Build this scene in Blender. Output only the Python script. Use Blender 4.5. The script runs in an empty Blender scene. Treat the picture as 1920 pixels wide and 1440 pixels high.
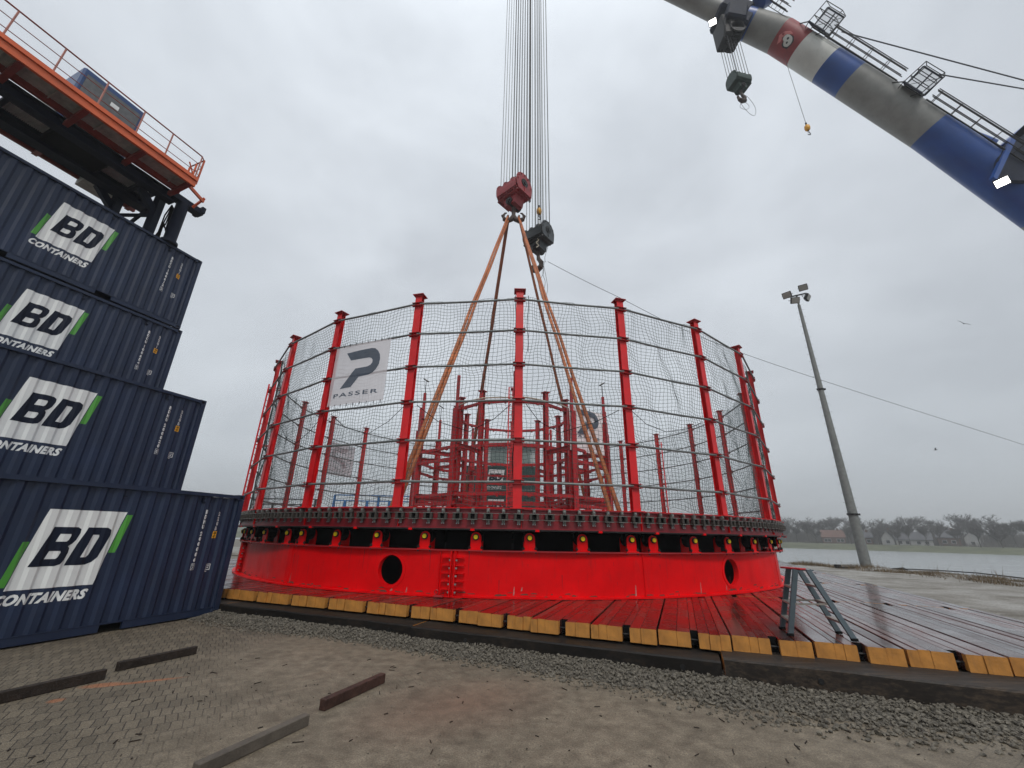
import bpy, bmesh, math, random
import numpy as np
from math import sin, cos, pi, radians as rad
from mathutils import Vector as V, Matrix, noise as mn
random.seed(7); np.random.seed(7)
S = bpy.context.scene
COL = S.collection
# ---------------------------------------------------------------- camera
PIT, ROLL, HC = .3524, .0192, 1.83
cd = bpy.data.cameras.new('camera'); cam = bpy.data.objects.new('camera', cd); COL.objects.link(cam)
cd.lens = 764.4 / 1920 * 36; cd.sensor_width = 36; cd.clip_start = .05; cd.clip_end = 3000
X = V((1, 0, 0)); U = V((0, -sin(PIT), cos(PIT))); Fw = V((0, cos(PIT), sin(PIT)))
r_ = X * cos(ROLL) + U * sin(ROLL); u_ = -X * sin(ROLL) + U * cos(ROLL)
Mx = Matrix((r_, u_, -Fw)).transposed().to_4x4(); Mx.translation = (0, 0, HC)
cam.matrix_world = Mx; S.camera = cam
# ---------------------------------------------------------------- world: thin blue sky behind an overcast cloud deck
SUN_EL, SUN_AZ = rad(50), rad(168)      # azimuth clockwise from +Y
w = bpy.data.worlds.new('World'); S.world = w; w.use_nodes = True
nt = w.node_tree; nt.nodes.clear(); N = nt.nodes.new; L = nt.links.new
out = N('ShaderNodeOutputWorld'); sky = N('ShaderNodeTexSky'); sky.sky_type = 'NISHITA'; sky.sun_disc = False
sky.sun_elevation = SUN_EL; sky.sun_rotation = SUN_AZ
b1 = N('ShaderNodeBackground'); b1.inputs[1].default_value = .08; L(sky.outputs[0], b1.inputs[0])
tc = N('ShaderNodeTexCoord'); sp = N('ShaderNodeSeparateXYZ'); L(tc.outputs['Generated'], sp.inputs[0])
mp = N('ShaderNodeMapping'); mp.inputs['Scale'].default_value = (1.1, 1.1, 2.0); L(tc.outputs['Generated'], mp.inputs[0])
nz = N('ShaderNodeTexNoise'); nz.inputs['Scale'].default_value = 1.7; nz.inputs['Detail'].default_value = 5; nz.inputs['Roughness'].default_value = .52
nz.inputs['Distortion'].default_value = .35; L(mp.outputs[0], nz.inputs[0])
rp = N('ShaderNodeValToRGB'); rp.color_ramp.elements[0].position = .34; rp.color_ramp.elements[0].color = (.56, .60, .66, 1)
rp.color_ramp.elements[1].position = .66; rp.color_ramp.elements[1].color = (.76, .81, .88, 1); L(nz.outputs[0], rp.inputs[0])
gr = N('ShaderNodeValToRGB'); e = gr.color_ramp.elements; e[0].position = 0; e[0].color = (.88, .89, .87, 1); e[1].position = .55; e[1].color = (1.0, 1.0, .99, 1); q_ = e.new(.86); q_.color = (1.26, 1.26, 1.24, 1); q_ = e.new(1); q_.color = (1.9, 1.9, 1.85, 1)
L(sp.outputs[2], gr.inputs[0])
mu = N('ShaderNodeMixRGB'); mu.blend_type = 'MULTIPLY'; mu.inputs[0].default_value = 1; L(rp.outputs[0], mu.inputs[1]); L(gr.outputs[0], mu.inputs[2])
b2 = N('ShaderNodeBackground'); b2.inputs[1].default_value = 1; L(mu.outputs[0], b2.inputs[0])
ms = N('ShaderNodeMixShader'); ms.inputs[0].default_value = .94; L(b1.outputs[0], ms.inputs[1]); L(b2.outputs[0], ms.inputs[2]); L(ms.outputs[0], out.inputs[0])
# ---------------------------------------------------------------- sun (veiled by cloud: wide and weak)
sl = bpy.data.lights.new('sun', 'SUN'); sl.energy = 1.5; sl.angle = rad(14); sl.color = (1, .96, .9)
so = bpy.data.objects.new('sun', sl); COL.objects.link(so)
sd = V((sin(SUN_AZ) * cos(SUN_EL), cos(SUN_AZ) * cos(SUN_EL), sin(SUN_EL)))
so.rotation_euler = sd.to_track_quat('Z', 'Y').to_euler(); so.location = (0, -20, 60)
S.view_settings.view_transform = 'Standard'; S.view_settings.look = 'None'; S.view_settings.exposure = 0; S.view_settings.gamma = 1
S.view_settings.use_curve_mapping = False
S.cycles.max_bounces = 6; S.cycles.diffuse_bounces = 3; S.cycles.glossy_bounces = 3; S.cycles.transparent_max_bounces = 12; S.cycles.volume_bounces = 0
# ---------------------------------------------------------------- frames
DV = V((.36707, .93019, 0)); NV = V((.93019, -.36707, 0))
RZ = math.atan2(DV.y, DV.x)
def AO(a, o, z=0): return DV * a + NV * o + V((0, 0, z))
RC, CX, CY = 11.3, .089, 21.346
def CY_(phi, r, z):
    t = rad(phi); return V((CX + r * sin(t), CY - r * cos(t), z))
# ---------------------------------------------------------------- mesh helpers
class MB:
    def __init__(s): s.v = []; s.f = []; s.m = []
    def add(s, vs, fs, m=0):
        o = len(s.v); s.v += [tuple(v) for v in vs]; s.f += [tuple(i + o for i in f) for f in fs]; s.m += [m] * len(fs); return s
    def box(s, c, d, R=None, m=0, bev=0):
        hx, hy, hz = d[0] / 2, d[1] / 2, d[2] / 2
        c = V(c)
        if bev:
            b = bev; vs = []; 
            bm = bmesh.new(); bmesh.ops.create_cube(bm, size=1)
            for v in bm.verts: v.co = V((v.co.x * d[0], v.co.y * d[1], v.co.z * d[2]))
            bmesh.ops.bevel(bm, geom=bm.edges[:], offset=b, segments=1, affect='EDGES')
            bm.verts.index_update()
            vs = [v.co.copy() for v in bm.verts]; fs = [[v.index for v in f.verts] for f in bm.faces]; bm.free()
            if R: vs = [R @ v for v in vs]
            return s.add([c + v for v in vs], fs, m)
        vs = [V((x * hx, y * hy, z * hz)) for x in (-1, 1) for y in (-1, 1) for z in (-1, 1)]
        if R: vs = [R @ v for v in vs]
        return s.add([c + v for v in vs], [(0, 1, 3, 2), (4, 6, 7, 5), (0, 4, 5, 1), (2, 3, 7, 6), (0, 2, 6, 4), (1, 5, 7, 3)], m)
    def fr(s, p, q, up=(0, 0, 1)):
        p = V(p); q = V(q); x = (q - p).normalized(); up = V(up)
        if abs(x.dot(up)) > .98: up = V((0, 1, 0)) if abs(x.y) < .9 else V((1, 0, 0))
        y = up.cross(x).normalized(); z = x.cross(y); return x, y, z
    def beam(s, p, q, w, h, up=(0, 0, 1), m=0, bev=0):
        x, y, z = s.fr(p, q, up); R = Matrix((x, y, z)).transposed()
        return s.box((V(p) + V(q)) / 2, ((V(q) - V(p)).length, w, h), R, m, bev)
    def hbeam(s, p, q, w, h, t=.012, up=(0, 0, 1), m=0):       # I section: flanges w wide, h apart along up
        x, y, z = s.fr(p, q, up); p = V(p); q = V(q)
        s.beam(p + z * (h / 2 - t / 2), q + z * (h / 2 - t / 2), w, t, up, m); s.beam(p - z * (h / 2 - t / 2), q - z * (h / 2 - t / 2), w, t, up, m)
        return s.beam(p, q, t, h - 2 * t, up, m)
    def tube(s, path, r, n=6, cap=True, m=0, closed=False, rs=None):
        path = [V(p) for p in path]; K = len(path); vs = []; fs = []
        for i, p in enumerate(path):
            a = path[i - 1] if (i > 0 or closed) else p; b = path[(i + 1) % K] if (i < K - 1 or closed) else p
            x, y, z = s.fr(a, b, (0, 0, 1) if abs((b - a).normalized().z) < .9 else (0, 1, 0))
            rr = rs[i] if rs else r
            vs += [p + (y * cos(2 * pi * k / n) + z * sin(2 * pi * k / n)) * rr for k in range(n)]
        for i in range(K if closed else K - 1):
            j = (i + 1) % K
            fs += [(i * n + k, i * n + (k + 1) % n, j * n + (k + 1) % n, j * n + k) for k in range(n)]
        if cap and not closed: fs += [tuple(range(n))[::-1], tuple((K - 1) * n + k for k in range(n))]
        return s.add(vs, fs, m)
    def lathe(s, prof, c=(0, 0, 0), n=16, R=None, m=0):
        vs = []; fs = []
        for r, z in prof: vs += [V((r * cos(2 * pi * k / n), r * sin(2 * pi * k / n), z)) for k in range(n)]
        for i in range(len(prof) - 1): fs += [(i * n + k, i * n + (k + 1) % n, (i + 1) * n + (k + 1) % n, (i + 1) * n + k) for k in range(n)]
        fs += [tuple(range(n))[::-1], tuple((len(prof) - 1) * n + k for k in range(n))]
        if R: vs = [R @ v for v in vs]
        return s.add([V(c) + v for v in vs], fs, m)
    def prism(s, poly, f, d, m=0):      # poly 2D, f maps (x,y,t) -> 3D ; t 0..d
        n = len(poly); vs = [f(x, y, 0) for x, y in poly] + [f(x, y, d) for x, y in poly]
        fs = [tuple(range(n))[::-1], tuple(range(n, 2 * n))] + [(k, (k + 1) % n, n + (k + 1) % n, n + k) for k in range(n)]
        return s.add(vs, fs, m)
    def ring(s, prof, a0=0, a1=360, n=96, c=(CX, CY), m=0):   # closed profile [(r,z)] swept round the carousel axis
        full = abs(a1 - a0) >= 360; K = n if full else n + 1; P = len(prof); vs = []; fs = []
        for i in range(K):
            t = rad(a0 + (a1 - a0) * i / n)
            vs += [(c[0] + r * sin(t), c[1] - r * cos(t), z) for r, z in prof]
        for i in range(n):
            j = (i + 1) % K
            fs += [(i * P + k, i * P + (k + 1) % P, j * P + (k + 1) % P, j * P + k) for k in range(P)]
        if not full: fs += [tuple(range(P)), tuple((K - 1) * P + k for k in range(P))[::-1]]
        return s.add(vs, fs, m)
    def build(s, name, mat, parent=None, smooth=False, loc=None):
        me = bpy.data.meshes.new(name); me.from_pydata(s.v, [], s.f)
        mats = mat if isinstance(mat, (list, tuple)) else [mat]
        for k in mats: me.materials.append(k)
        if len(mats) > 1: me.polygons.foreach_set('material_index', s.m)
        bm = bmesh.new(); bm.from_mesh(me); bmesh.ops.recalc_face_normals(bm, faces=bm.faces); bm.to_mesh(me); bm.free()
        if smooth:
            me.polygons.foreach_set('use_smooth', [True] * len(me.polygons))
            try: me.set_sharp_from_angle(angle=rad(35))
            except Exception: pass
        me.update()
        o = bpy.data.objects.new(name, me); COL.objects.link(o)
        if parent: put(o, parent)
        elif loc: o.location = loc
        return o
def put(o, p): o.parent = p
def empty(name, loc=(0, 0, 0), rz=0):      # part meshes are in the empty's LOCAL frame
    o = bpy.data.objects.new(name, None); COL.objects.link(o); o.location = loc; o.rotation_euler = (0, 0, rz); o.empty_display_size = .2; return o
class G:                                    # a thing whose parts are modelled in world coordinates, re-based on its own origin
    def __init__(s, name, loc, label, cat, group=None):
        s.e = empty(name, loc); s.o = V(loc); tag(s.e, label, cat, group)
    def part(s, name, mb, mat, smooth=False):
        mb.v = [tuple(V(v) - s.o) for v in mb.v]; o = mb.build(name, mat, None, smooth); o.parent = s.e; return o
    def sub(s, parent, name, mb, mat, smooth=False):
        mb.v = [tuple(V(v) - s.o) for v in mb.v]; o = mb.build(name, mat, None, smooth); o.parent = parent; return o
def tag(o, label, cat, group=None, kind=None):
    if label: o['label'] = label
    if cat: o['category'] = cat
    if group: o['group'] = group
    if kind: o['kind'] = kind
    return o
def struct(o, kind='structure'): o['kind'] = kind; return o
def single(name, mb, mat, label, cat, group=None, smooth=False, kind=None):
    n = len(mb.v); c = V((sum(v[0] for v in mb.v) / n, sum(v[1] for v in mb.v) / n, min(v[2] for v in mb.v)))
    mb.v = [tuple(V(v) - c) for v in mb.v]; o = mb.build(name, mat, None, smooth); o.location = c; return tag(o, label, cat, group, kind)
def copy_tree(o, parent=None):
    c = o.copy(); COL.objects.link(c)
    if parent: c.parent = parent
    for ch in list(o.children): copy_tree(ch, c)
    return c
def fill2d(loops):
    cu = bpy.data.curves.new('c', 'CURVE'); cu.dimensions = '2D'; cu.fill_mode = 'BOTH'
    for lp in loops:
        sp = cu.splines.new('POLY'); sp.points.add(len(lp) - 1)
        for p, (x, y) in zip(sp.points, lp): p.co = (x, y, 0, 1)
        sp.use_cyclic_u = True
    return cur2mesh(cu)
def cur2mesh(cu):
    o = bpy.data.objects.new('t', cu); COL.objects.link(o); dg = bpy.context.evaluated_depsgraph_get(); dg.update()
    me = bpy.data.meshes.new_from_object(o.evaluated_get(dg)); bpy.data.objects.remove(o)
    vs = [(v.co.x, v.co.y) for v in me.vertices]; fs = [tuple(p.vertices) for p in me.polygons]; bpy.data.meshes.remove(me); return vs, fs
def text2d(t, size, shear=0, off=0, align='LEFT', sx=1, sp=1):
    cu = bpy.data.curves.new('t', 'FONT'); cu.body = t; cu.size = size; cu.shear = shear; cu.offset = off; cu.align_x = align; cu.fill_mode = 'FRONT'; cu.dimensions = '2D'
    cu.space_character = sp; cu.resolution_u = 3
    vs, fs = cur2mesh(cu); return [(x * sx, y) for x, y in vs], fs
def fit2d(vf, x0, x1, y0, y1):
    vs, fs = vf; a = min(v[0] for v in vs); b = max(v[0] for v in vs); c = min(v[1] for v in vs); d = max(v[1] for v in vs)
    return [(x0 + (x - a) / (b - a) * (x1 - x0), y0 + (y - c) / (d - c) * (y1 - y0)) for x, y in vs], fs
def cut_map(parts, cuts, f):               # parts: [(vs2,fs,matidx)], cut at x values, map (x,y)->3D
    bm = bmesh.new()
    for vs, fs, mi in parts:
        bv = [bm.verts.new((x, y, 0)) for x, y in vs]
        for q in fs:
            try: k = bm.faces.new([bv[i] for i in q]); k.material_index = mi
            except Exception: pass
    xs = [v.co.x for v in bm.verts]
    for c in cuts:
        if min(xs) < c < max(xs): bmesh.ops.bisect_plane(bm, geom=bm.verts[:] + bm.edges[:] + bm.faces[:], plane_co=(c, 0, 0), plane_no=(1, 0, 0), dist=1e-5)
    bm.verts.index_update(); mb = MB()
    mb.v = [tuple(f(v.co.x, v.co.y)) for v in bm.verts]; mb.f = [tuple(v.index for v in q.verts) for q in bm.faces]; mb.m = [q.material_index for q in bm.faces]; bm.free(); return mb
def rnd_poly(pts, r, k=3):                  # round the corners of a polygon; r per point or scalar
    o = []; n = len(pts)
    for i, p in enumerate(pts):
        rr = r[i] if isinstance(r, (list, tuple)) else r
        if rr <= 0: o.append(p); continue
        a = V(pts[i - 1]); b = V(p); c = V(pts[(i + 1) % n]); u = (a - b); v = (c - b); ru = min(rr, u.length * .48); rv = min(rr, v.length * .48)
        A = b + u.normalized() * ru; B = b + v.normalized() * rv
        for j in range(k + 1):
            t = j / k; q = A * (1 - t) ** 2 + b * 2 * t * (1 - t) + B * t * t; o.append((q.x, q.y))
    return o
# ---------------------------------------------------------------- materials
def mat(name, col, rough=.6, metal=0, var=.15, vs=3., bump=0, bs=40., spec=.5, coat=0, col2=None, grime=0, emit=None, alpha=1, trans=0):
    m = bpy.data.materials.new(name); m.use_nodes = True; t = m.node_tree; n = t.nodes; b = n['Principled BSDF']
    b.inputs['Roughness'].default_value = rough; b.inputs['Metallic'].default_value = metal; b.inputs['Specular IOR Level'].default_value = spec
    if coat: b.inputs['Coat Weight'].default_value = coat; b.inputs['Coat Roughness'].default_value = .12
    if alpha < 1: b.inputs['Alpha'].default_value = alpha
    if trans: b.inputs['Transmission Weight'].default_value = trans
    tc = n.new('ShaderNodeTexCoord'); nz = n.new('ShaderNodeTexNoise'); nz.inputs['Scale'].default_value = vs; nz.inputs['Detail'].default_value = 6; nz.inputs['Roughness'].default_value = .6
    t.links.new(tc.outputs['Object'], nz.inputs['Vector'])
    r = n.new('ShaderNodeValToRGB'); r.color_ramp.elements[0].position = .3; r.color_ramp.elements[1].position = .7
    c2 = col2 or tuple(min(1, c * (1 + var)) for c in col)
    r.color_ramp.elements[0].color = (*[c * (1 - var) for c in col], 1); r.color_ramp.elements[1].color = (*c2, 1)
    t.links.new(nz.outputs[0], r.inputs[0]); t.links.new(r.outputs[0], b.inputs['Base Color'])
    mr = n.new('ShaderNodeMapRange'); mr.inputs[3].default_value = max(0, rough - .12); mr.inputs[4].default_value = min(1, rough + .14)
    n2 = n.new('ShaderNodeTexNoise'); n2.inputs['Scale'].default_value = vs * 2.7; n2.inputs['Detail'].default_value = 4; t.links.new(tc.outputs['Object'], n2.inputs['Vector'])
    t.links.new(n2.outputs[0], mr.inputs[0]); t.links.new(mr.outputs[0], b.inputs['Roughness'])
    if bump:
        bp = n.new('ShaderNodeBump'); bp.inputs['Strength'].default_value = bump; bp.inputs['Distance'].default_value = .01
        n3 = n.new('ShaderNodeTexNoise'); n3.inputs['Scale'].default_value = bs; n3.inputs['Detail'].default_value = 5; t.links.new(tc.outputs['Object'], n3.inputs['Vector'])
        t.links.new(n3.outputs[0], bp.inputs['Height']); t.links.new(bp.outputs[0], b.inputs['Normal'])
    if grime:   # sparse dark blotches and streaks
        mp = n.new('ShaderNodeMapping'); mp.inputs['Scale'].default_value = (7, 7, 1.2); t.links.new(tc.outputs['Object'], mp.inputs[0])
        n4 = n.new('ShaderNodeTexNoise'); n4.inputs['Scale'].default_value = 1.5; n4.inputs['Detail'].default_value = 8; n4.inputs['Roughness'].default_value = .7; t.links.new(mp.outputs[0], n4.inputs['Vector'])
        r2 = n.new('ShaderNodeValToRGB'); r2.color_ramp.elements[0].position = .55; r2.color_ramp.elements[1].position = .8; r2.color_ramp.elements[1].color = (grime, grime, grime, 1)
        t.links.new(n4.outputs[0], r2.inputs[0]); mx = n.new('ShaderNodeMixRGB'); t.links.new(r2.outputs[0], mx.inputs[0]); t.links.new(r.outputs[0], mx.inputs[1])
        mx.inputs[2].default_value = (.05, .035, .03, 1); t.links.new(mx.outputs[0], b.inputs['Base Color'])
    if emit: b.inputs['Emission Color'].default_value = (*emit[:3], 1); b.inputs['Emission Strength'].default_value = emit[3]
    return m
M = {}
M['red'] = mat('red paint', (.72, .001, .0035), .4, grime=.35, var=.14, vs=1.1, spec=.13)
M['redpost'] = mat('red post paint', (.62, .002, .006), .42, grime=.4, var=.15, vs=2)
M['redold'] = mat('weathered red paint', (.36, .010, .014), .5, grime=.5, var=.25, vs=2.5)
M['reddark'] = mat('dark red block paint', (.26, .02, .024), .45, grime=.6, var=.3, vs=4)
M['navy'] = mat('navy container paint', (.012, .022, .052), .45, var=.25, vs=.8, bump=.06, bs=5, grime=.22, spec=.35)
M['navyd'] = mat('navy rail paint', (.006, .010, .024), .6, var=.25, vs=2, spec=.2)
M['white'] = mat('white vinyl', (.72, .73, .72), .45, var=.05, vs=2, grime=.12)
M['green'] = mat('green vinyl', (.06, .27, .03), .45, var=.08)
M['yellowtag'] = mat('yellow vinyl', (.75, .36, .02), .45, var=.08)
M['yellow'] = mat('yellow axle cap', (1.0, .74, .002), .5, var=.03, vs=9)
M['redrim'] = mat('oily shaded red rim', (.20, .006, .012), .42, grime=.6, var=.3, vs=2)  # darker than the base ring: oil, plus carrier shade put into the colour
M['steel'] = mat('galvanised steel', (.30, .31, .31), .42, .55, var=.25, vs=6)
M['rail'] = mat('grey rail pipe', (.16, .175, .17), .5, .3, var=.3, vs=5)
M['dark'] = mat('oily dark steel', (.014, .0135, .014), .55, 0, var=.5, vs=8, spec=.3)
M['black'] = mat('black rubber and shade', (.005, .005, .0055), .85, var=.3, spec=.15)  # also stands for shade on notch ends and inside the base ring
M['chain'] = mat('worn chain steel', (.17, .165, .15), .45, .4, var=.5, vs=12)
M['rope'] = mat('wire rope', (.035, .037, .042), .55, .2, var=.2, vs=4)
M['sling'] = mat('orange brown sling', (.36, .10, .022), .6, var=.45, vs=2.2, bump=.3, bs=60)
M['slingd'] = mat('dirty brown sling', (.25, .08, .03), .65, var=.4, vs=2.2, bump=.3, bs=60)
M['orange'] = mat('orange walkway paint', (.62, .115, .03), .45, var=.15, vs=2, grime=.3)
M['rustred'] = mat('rust red beam paint', (.22, .03, .02), .55, var=.3, vs=3)
M['grate'] = mat('grey panel', (.42, .42, .38), .6, var=.25, vs=6)
M['blue'] = mat('blue cab paint', (.015, .05, .16), .35, var=.2)
M['boomblue'] = mat('boom blue paint', (.006, .055, .24), .35, var=.2, vs=.6, grime=.25)
M['boomgrey'] = mat('boom grey paint', (.22, .22, .205), .5, var=.2, vs=.9, grime=.35)
M['boomwhite'] = mat('boom off white paint', (.56, .56, .52), .5, var=.12, vs=.9, grime=.4)
M['boomred'] = mat('boom red paint', (.24, .018, .02), .45, var=.25, vs=.9, grime=.4)
M['blockgreen'] = mat('dark green block paint', (.010, .032, .022), .5, var=.3, vs=4)
M['blockblack'] = mat('charcoal block paint', (.028, .033, .036), .38, var=.3, vs=4)
M['ladder'] = mat('grey blue aluminium', (.075, .098, .112), .38, .3, var=.15, vs=6)
M['alu'] = mat('bare worn aluminium tread', (.28, .25, .22), .5, .4, var=.35, vs=20)
M['skin'] = M['white']
M['concrete'] = mat('concrete mast', (.165, .172, .165), .7, var=.2, vs=4, bump=.2)
M['net'] = mat('green grey net twine', (.05, .080, .075), .7, var=.3, vs=3)
M['banner'] = mat('white banner mesh', (.62, .58, .60), .8, var=.04, alpha=.72)
M['banner2'] = mat('white banner cloth', (.74, .70, .70), .8, var=.04, alpha=.93)
M['bannerink'] = mat('slate banner print', (.055, .075, .11), .8, var=.1, alpha=.84)
M['timber'] = mat('dark wet timber', (.024, .017, .013), .6, var=.5, vs=8, bump=.5, bs=30, spec=.25)
M['twig'] = mat('bare twigs', (.085, .080, .074), .9, var=.3, vs=.4)
M['trunk'] = mat('grey bark', (.07, .062, .052), .9, var=.3, vs=2)
M['grass'] = mat('wet grass', (.085, .092, .052), .9, var=.4, vs=.2)
M['drygrass'] = mat('dry beach grass', (.14, .10, .055), .9, var=.4, vs=1)
M['brick'] = mat('dull brick wall', (.12, .075, .06), .85, var=.2, vs=.6)
M['tile'] = mat('orange roof tile', (.12, .066, .052), .85, var=.25, vs=.6)
M['slate'] = mat('dark roof', (.07, .07, .075), .7, var=.25, vs=.6)
M['render'] = mat('white wall', (.33, .33, .325), .8, var=.12, vs=.6)
M['glass'] = mat('dark window glass', (.02, .025, .03), .15, var=.1)
M['stone'] = mat('gravel stone', (.048, .041, .031), .7, var=.5, vs=24, bump=.2, col2=(.185, .162, .125))
M['lamp'] = mat('lit lamp', (1, 1, 1), .5, emit=(1, .98, .93, 9))
M['lampglass'] = mat('lamp glass', (.30, .29, .26), .3, var=.1)
M['hose'] = mat('cream hose', (.45, .42, .33), .6, var=.1)
M['screen'] = mat('pale clear screen', (.5, .52, .52), .3, alpha=.35)
M['dgreen'] = mat('dark green container paint', (.006, .040, .036), .45, var=.2)
M['panel'] = mat('brightened corrugated panel', (.62, .62, .58), .6, var=.15, vs=6)  # paler than the walkway panels: light reaching the underside put into the colour
M['gauze'] = mat('dark grey gauze', (.10, .105, .11), .6, var=.25, vs=9)
M['railpaint'] = mat('faded pinkish rail paint', (.42, .17, .13), .5, var=.2)
M['bird'] = mat('gull grey', (.10, .10, .105), .8)
M['paleship'] = mat('pale grey tank', (.42, .45, .45), .6, var=.1, vs=.6)
M['pale2'] = mat('sage panel', (.16, .20, .19), .6, var=.2, vs=.6)
# --- special: shell that is paved in bricks, drowned in muddy sand in the middle, with stains
def nodes(name):
    m = bpy.data.materials.new(name); m.use_nodes = True; t = m.node_tree; return m, t, t.nodes, t.links.new, t.nodes['Principled BSDF']
def ramp(n, pts):
    r = n.new('ShaderNodeValToRGB'); e = r.color_ramp.elements
    while len(e) < len(pts): e.new(.5)
    for k, (p, c) in zip(e, pts): k.position = p; k.color = (*c, 1) if len(c) == 3 else c
    return r
def noise(n, l, vec, sc, det=6, ro=.6):
    z = n.new('ShaderNodeTexNoise'); z.inputs['Scale'].default_value = sc; z.inputs['Detail'].default_value = det; z.inputs['Roughness'].default_value = ro; l(vec, z.inputs['Vector']); return z.outputs[0]
def math_(n, l, op, a, b=None, clamp=False):
    k = n.new('ShaderNodeMath'); k.operation = op; k.use_clamp = clamp
    for i, q in enumerate((a, b)):
        if q is None: continue
        if isinstance(q, (int, float)): k.inputs[i].default_value = q
        else: l(q, k.inputs[i])
    return k.outputs[0]
def mixc(n, l, f, a, b, mode='MIX'):
    k = n.new('ShaderNodeMixRGB'); k.blend_type = mode
    for i, q in enumerate((f, a, b)):
        if isinstance(q, (int, float)): k.inputs[i].default_value = q
        elif isinstance(q, tuple): k.inputs[i].default_value = (*q, 1)
        else: l(q, k.inputs[i])
    return k.outputs[0]
def spot(n, l, vec, x, y, r, soft=.5, ax=1, ay=1, rot=0):   # soft round patch around a place on the ground
    mp = n.new('ShaderNodeMapping'); mp.vector_type = 'TEXTURE'; mp.inputs['Location'].default_value = (x, y, 0); mp.inputs['Rotation'].default_value = (0, 0, rot); mp.inputs['Scale'].default_value = (r * ax, r * ay, 1); l(vec, mp.inputs[0])
    sx = n.new('ShaderNodeSeparateXYZ'); l(mp.outputs[0], sx.inputs[0])
    d = math_(n, l, 'SQRT', math_(n, l, 'ADD', math_(n, l, 'POWER', sx.outputs[0], 2), math_(n, l, 'POWER', sx.outputs[1], 2)))
    k = n.new('ShaderNodeMapRange'); k.inputs[1].default_value = 1; k.inputs[2].default_value = 1 - soft; k.inputs[3].default_value = 0; k.inputs[4].default_value = 1; l(d, k.inputs[0]); return k.outputs[0]
m, t, n, l, b = nodes('paving under wet sand'); M['paving'] = m
tc = n.new('ShaderNodeTexCoord'); P = tc.outputs['Object']
mp = n.new('ShaderNodeMapping'); mp.inputs['Rotation'].default_value = (0, 0, rad(-33)); l(P, mp.inputs[0])
wob = n.new('ShaderNodeVectorMath'); wob.operation = 'ADD'; l(mp.outputs[0], wob.inputs[0])
wn = n.new('ShaderNodeTexNoise'); wn.inputs['Scale'].default_value = 2.5; l(P, wn.inputs['Vector']); ws = n.new('ShaderNodeVectorMath'); ws.operation = 'SCALE'; ws.inputs[3].default_value = .06; l(wn.outputs[1], ws.inputs[0]); l(ws.outputs[0], wob.inputs[1])
bk = n.new('ShaderNodeTexBrick'); l(wob.outputs[0], bk.inputs['Vector']); bk.inputs['Scale'].default_value = 1; bk.inputs['Brick Width'].default_value = .105; bk.inputs['Row Height'].default_value = .21
bk.inputs['Brick Width'].default_value = .105; bk.inputs['Row Height'].default_value = .225; bk.inputs['Mortar Size'].default_value = .0055; bk.inputs['Mortar Smooth'].default_value = .3
bk.inputs['Color1'].default_value = (.150, .124, .088, 1); bk.inputs['Color2'].default_value = (.096, .079, .056, 1); bk.inputs['Mortar'].default_value = (.028, .023, .018, 1); bk.inputs['Bias'].default_value = -.1
fine = noise(n, l, P, 60, 6, .8); mid = noise(n, l, P, 6, 8, .65); big = noise(n, l, P, .55, 5, .6)
mud = ramp(n, [(.25, (.085, .066, .045)), (.5, (.160, .131, .094)), (.75, (.245, .206, .152))]); l(mid, mud.inputs[0])
grain = ramp(n, [(.36, (.45, .43, .41)), (.5, (1.0, 1.0, 1.0)), (.66, (1.9, 1.85, 1.75))]); l(fine, grain.inputs[0])
m1 = spot(n, l, P, .9, 3.9, 4.0, .5, 1.25, 1); m2 = spot(n, l, P, -2.5, 7.6, 2.4, .6); mk = math_(n, l, 'MAXIMUM', m1, m2)
mk = math_(n, l, 'ADD', mk, math_(n, l, 'MULTIPLY', math_(n, l, 'SUBTRACT', big, .5), 1.3)); mk = math_(n, l, 'MULTIPLY', mk, 1.35, True); mk = math_(n, l, 'ADD', mk, .04, True)
c = mixc(n, l, mk, bk.outputs['Color'], mud.outputs[0]); c = mixc(n, l, .85, c, grain.outputs[0], 'MULTIPLY')
ru = spot(n, l, P, -.55, 5.6, 1.5, .9, 1, .6, .6); ru = math_(n, l, 'MULTIPLY', ru, math_(n, l, 'MULTIPLY', mid, .75), True); c = mixc(n, l, ru, c, (.15, .055, .03))
dk = spot(n, l, P, -.6, 3.15, 1.0, .7, 2.0, .5); dk = math_(n, l, 'MULTIPLY', dk, math_(n, l, 'GREATER_THAN', mid, .52), True); c = mixc(n, l, math_(n, l, 'MULTIPLY', dk, .6), c, (.03, .026, .024))
for (x, y, r, ax, ay, ro) in ((-4.95, 6.0, .16, 1.6, .7, .4), (-4.55, 6.15, .2, 2.4, .3, .5), (-5.0, 5.5, .09, 1, 1, 0), (-1.16, 3.9, .05, 1, 1, 0), (-.3, 3.05, .05, 1.5, 1, 0), (.12, 3.0, .045, 1, 1, 0)):
    o_ = math_(n, l, 'MULTIPLY', spot(n, l, P, x, y, r, .5, ax, ay, ro), math_(n, l, 'GREATER_THAN', fine, .45)); c = mixc(n, l, math_(n, l, 'MULTIPLY', o_, .75), c, (.36, .13, .05))
st = noise(n, l, P, 1.4, 7, .65); st2 = ramp(n, [(.42, (1, 1, 1)), (.68, (.62, .6, .58))]); l(st, st2.inputs[0]); c = mixc(n, l, .8, c, st2.outputs[0], 'MULTIPLY')
l(c, b.inputs['Base Color']); rr = n.new('ShaderNodeMapRange'); rr.inputs[3].default_value = .35; rr.inputs[4].default_value = .85; l(st, rr.inputs[0]); l(rr.outputs[0], b.inputs['Roughness'])
bp = n.new('ShaderNodeBump'); bp.inputs['Strength'].default_value = .7; bp.inputs['Distance'].default_value = .012
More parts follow.
